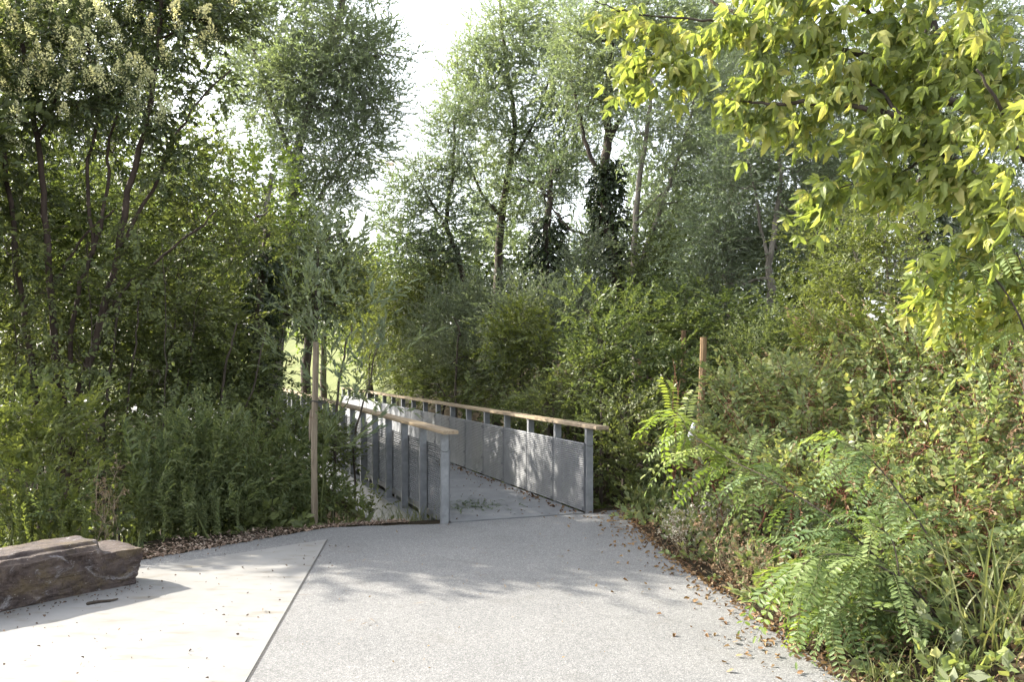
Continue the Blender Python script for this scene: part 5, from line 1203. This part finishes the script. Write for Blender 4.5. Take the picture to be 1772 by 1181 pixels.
# leaf litter along the right edge
def redge(y): return np.interp(y, [2.5, 5, 5.5, 6.6, 7.5, 9.2, 10.9, 12], [2.3, 1.98, 1.87, 1.78, 1.6, 1.45, 1.36, 1.3])
yy = rsL.uniform(4.6, 11.2, 3600); xx = redge(yy) + rsL.exponential(.6, len(yy)) - .06
scatter_on('leaf_litter', np.column_stack([xx, yy]), CURL + CHIP, rsL.uniform(.018, .055, len(yy)), L_RUST, 402, .006, .45, pave)
yy = rsL.uniform(4.8, 10.8, 620); xx = redge(yy) - rsL.exponential(.17, len(yy))
scatter_on('fallen_leaves', np.column_stack([xx, yy]), CURL, rsL.uniform(.02, .055, len(yy)), leafmat('leaf_orange', [(.12, .065, .032), (.21, .12, .055), (.30, .20, .10)], .15, rough=.8, spec=.1), 403, .004, .3, pave)
n = 170; yy = rsL.uniform(4.8, 10.4, n); xx = rsL.uniform(-1.5, 1.7, n)
scatter_on('scattered_leaves', np.column_stack([xx, yy]), CURL + CHIP, rsL.uniform(.007, .030, n) * rsL.uniform(.5, 1, n), leafmat('leaf_tan', [(.15, .09, .045), (.26, .17, .08), (.36, .26, .13)], .1, rough=.8, spec=.1), 404, .003, .25, pave)
n = 330; yy = rsL.uniform(4.2, 9, n); xx = rsL.uniform(-4.6, -1.6, n); k = yy < y_edge(xx) - .1; yy, xx = yy[k], xx[k]
scatter_on('scattered_seeds', np.column_stack([xx, yy]), CURL, rsL.uniform(.007, .026, len(xx)) ** 1.0, leafmat('seed_dark', [(.05, .03, .02), (.10, .06, .04), (.18, .12, .07)], .0, rough=.9), 405, .007, .6, pave)
n = 46; yy = rsL.uniform(4.6, 8.6, n); xx = rsL.uniform(-4.2, .8, n); k = yy < y_edge(xx) - .2; yy, xx = yy[k], xx[k]
scatter_on('scattered_twigs', np.column_stack([xx, yy]), [leaf_lance(.07, .05), leaf_lance(.09, -.04)], rsL.uniform(.05, .15, len(xx)), leafmat('twig_bits', [(.12, .08, .05), (.24, .18, .12)], .0, rough=.9), 415, .009, .03, pave)
n = 90; uu = rsL.uniform(0, 1.2, n); bx = -3.06 - .648 * uu + .761 * rsL.exponential(.12, n); by = 7.2 - .761 * uu - .648 * rsL.exponential(.10, n)
scatter_on('boulder_debris', np.column_stack([bx, by]), CURL, rsL.uniform(.006, .026, n), leafmat('debris_dark', [(.04, .025, .02), (.10, .06, .04), (.16, .10, .06)], .0, rough=.9), 406, .008, .6, pave)
# leaves blown against the railing and clippings on the deck
n = 150; s_ = rsL.uniform(0, 6, n) ** 1.0; nn = BW - .12 - rsL.exponential(.05, n)
pts = np.array([PL + s * BD + q * BN for s, q in zip(s_, nn)])
deckz = (lambda p: np.full(len(p), .012),)
scatter_on('leaves_by_railing', pts, CURL, rsL.uniform(.02, .06, n), L_RUST, 407, .006, .4, deckz)
n = 130; s_ = rsL.uniform(0, 7, n); nn = rsL.uniform(.15, BW - .15, n); pts = np.array([PL + s * BD + q * BN for s, q in zip(s_, nn)])
scatter_on('leaves_on_deck', pts, CURL, rsL.uniform(.012, .035, n), L_RUST, 408, .006, .3, deckz)
n = 240; pts = np.array([PL + s * BD + q * BN for s, q in zip(rsL.normal(1.0, .28, n), rsL.normal(.62, .28, n))]); pts = pts[((pts - PL) @ BN > .12)]
scatter_on('grass_clippings', pts, [leaf_lance(.10, .15), leaf_lance(.16, .2)], rsL.uniform(.06, .17, len(pts)), leafmat('clipping', [(.04, .07, .02), (.06, .10, .03), (.10, .12, .05)], .3), 409, .010, .12, deckz)
# creeping ground cover
TW_GC = twigset(4, lambda i: twig(.30, 11, [leaf_lance(.6, .15), leaf_lance(.75, .1)], .075, 160 + i, 'spiral', 60, .1, .002, .7))
def cover(name, n, xr, yr, cond, mats, seed, s=(.6, 1.5), tws=None):
    rs = np.random.default_rng(seed); x = rs.uniform(*xr, n); y = rs.uniform(*yr, n); k = cond(x, y); x, y = x[k], y[k]
    D = unit(rs.normal(0, 1, (len(x), 3)) * (1, 1, .4) + np.array((0, 0, .75))); a = Acc(); tws = tws or TW_GC; w = rs.integers(0, len(tws), len(x))
    P = np.column_stack([x, y, H(x, y) - .01]); A = frames(D, roll=rs.uniform(-1, 1, len(x))); S = rs.uniform(*s, len(x))
    for i, t in enumerate(tws): a.stamp(t, P[w == i], A[w == i], S[w == i])
    return tag(a.obj(name, [mats, STEM_GREEN]), kind='stuff')
def s_of(x, y): return (x - PL[0]) * BD[0] + (y - PL[1]) * BD[1]
def n_of(x, y): return (x - PL[0]) * BN[0] + (y - PL[1]) * BN[1]
cover('bank_undergrowth', 4200, (1.5, 8), (2.6, 16), lambda x, y: (x > redge(y) + .10) & ~((n_of(x, y) < BW + .3) & (s_of(x, y) > -.1)), L_BRAMBLE, 411)
cover('ditch_undergrowth', 8000, (-12, 4), (8, 24), lambda x, y: (y > y_edge(x) + .45) & (s_of(x, y) > .25) & ((n_of(x, y) < -.25) | (n_of(x, y) > BW + .3)), L_DARK, 412, (.9, 2.3))
cover('slope_undergrowth', 3000, (0, 14), (14, 30), lambda x, y: n_of(x, y) > BW + .5, L_SHRUB, 413, (.9, 2.0))
cover('dry_undergrowth', 1600, (1.7, 6), (3.2, 10), lambda x, y: x > redge(y) + .05, L_DRY, 414, (.5, 1.2), TW_DRY)

# dead stick lying by the boulder
a = Acc(); P, q = smooth_path([at(150, 1053, 6.58), at(170, 1047, 6.64), at(190, 1044, 6.67), at(204, 1039, 6.72)], np.array((.012, .011, .010, .007)), 4); P[:, 2] = .017
tube(a, P, q, 7, 0, .08, np.random.default_rng(3)); tube(a, np.array([P[3], P[3] + (.03, -.03, .008)]), np.array((.006, .002)), 5)
tag(a.obj('fallen_stick', BARK), 'short dead stick lying in the shadow of the boulder', 'stick')

# ================================================================== beyond the trees
def crane():
    d = 220.0; base = on_ground((560 - CXP) / FPX * d, d); zj = at(600, 274, d)[2]
    e = thing('tower_crane', 'red tower crane jib far off in the sky gap, paled in colour as by haze', 'crane', base); HAZED_PAINT = noisemat('hazed_crane_paint', [(.3, (.72, .50, .42)), (.7, (.78, .58, .50))], 2)  # red paint lightened in its colour to stand in for distance haze
    def lattice(name, p0, p1, w, step):
        a = Acc(); p0, p1 = np.asarray(p0, float), np.asarray(p1, float); L = np.linalg.norm(p1 - p0); D = (p1 - p0) / L
        U = np.array((0, 0, 1.0)) if abs(D[2]) < .8 else np.array((1.0, 0, 0)); S = np.cross(D, U); k = int(L / step)
        cs = [S * w / 2, -S * w / 2, U * w]
        for c in cs: tube(a, np.array([p0 + c, p1 + c]), np.array((.045, .045)), 4)
        for i in range(k):
            q0, q1 = p0 + D * i * step, p0 + D * (i + 1) * step
            for u, v in ((0, 2), (2, 1), (1, 0)): tube(a, np.array([q0 + cs[u], q1 + cs[v]]), np.array((.022, .022)), 3, cap=False)
        a.obj(name, HAZED_PAINT, e)
    lattice('mast', base, (base[0], base[1], zj), 1.6, 2.0)
    x1 = (765 - CXP) / FPX * d; lattice('jib', (base[0] - 12, d, zj), (x1, d, zj - 1.2), 1.1, 1.6)
    a = Acc(); box(a, ((675 - CXP) / FPX * d, d, zj - 1.5), np.eye(3), 1.0, .5, .28); tube(a, np.array([((675 - CXP) / FPX * d, d, zj - 1.5), ((675 - CXP) / FPX * d, d, zj - 5)]), np.array((.03, .03)), 3); a.obj('trolley', HAZED_PAINT, e)
    a = Acc(); box(a, (base[0] - 10, d, zj - 1.2), np.eye(3), 1.6, .8, 1.4); a.obj('counterweight', noisemat('ballast', [(.3, (.4, .4, .38)), (.7, (.5, .5, .48))], 2), e)
crane()
def tower():
    d = 420.0; x0, x1 = (986 - CXP) / FPX * d, (1000 - CXP) / FPX * d; zt = at(986, 410, d)[2]; xc = (x0 + x1) / 2; g = float(H(xc, d))
    e = thing('office_tower', 'pale blue tower block far off between the ivied trunks, wall whitened as by haze', 'building', (xc, d, g))
    a = Acc(); box(a, (xc, d, (zt + g) / 2), np.eye(3), (x1 - x0) / 2, 7, (zt - g) / 2); a.obj('wall', noisemat('hazed_tower_wall', [(.3, (.74, .78, .82)), (.7, (.80, .83, .86))], .2), e)  # wall colour whitened in place of haze over the distance
    gm, t_, b_, o_ = nt('tower_glass'); b_.inputs['Base Color'].default_value = (.62, .70, .78, 1); b_.inputs['Roughness'].default_value = .15
    b = Acc(); box(b, (0, 0, 0), np.eye(3), (x1 - x0) / 2 - .6, .06, 1.0); wm = b.mesh('window', gm)
    for k in range(16):
        link('window', wm, e, (0, -7.03, zt - g - 3 - k * 3.4))
tower()
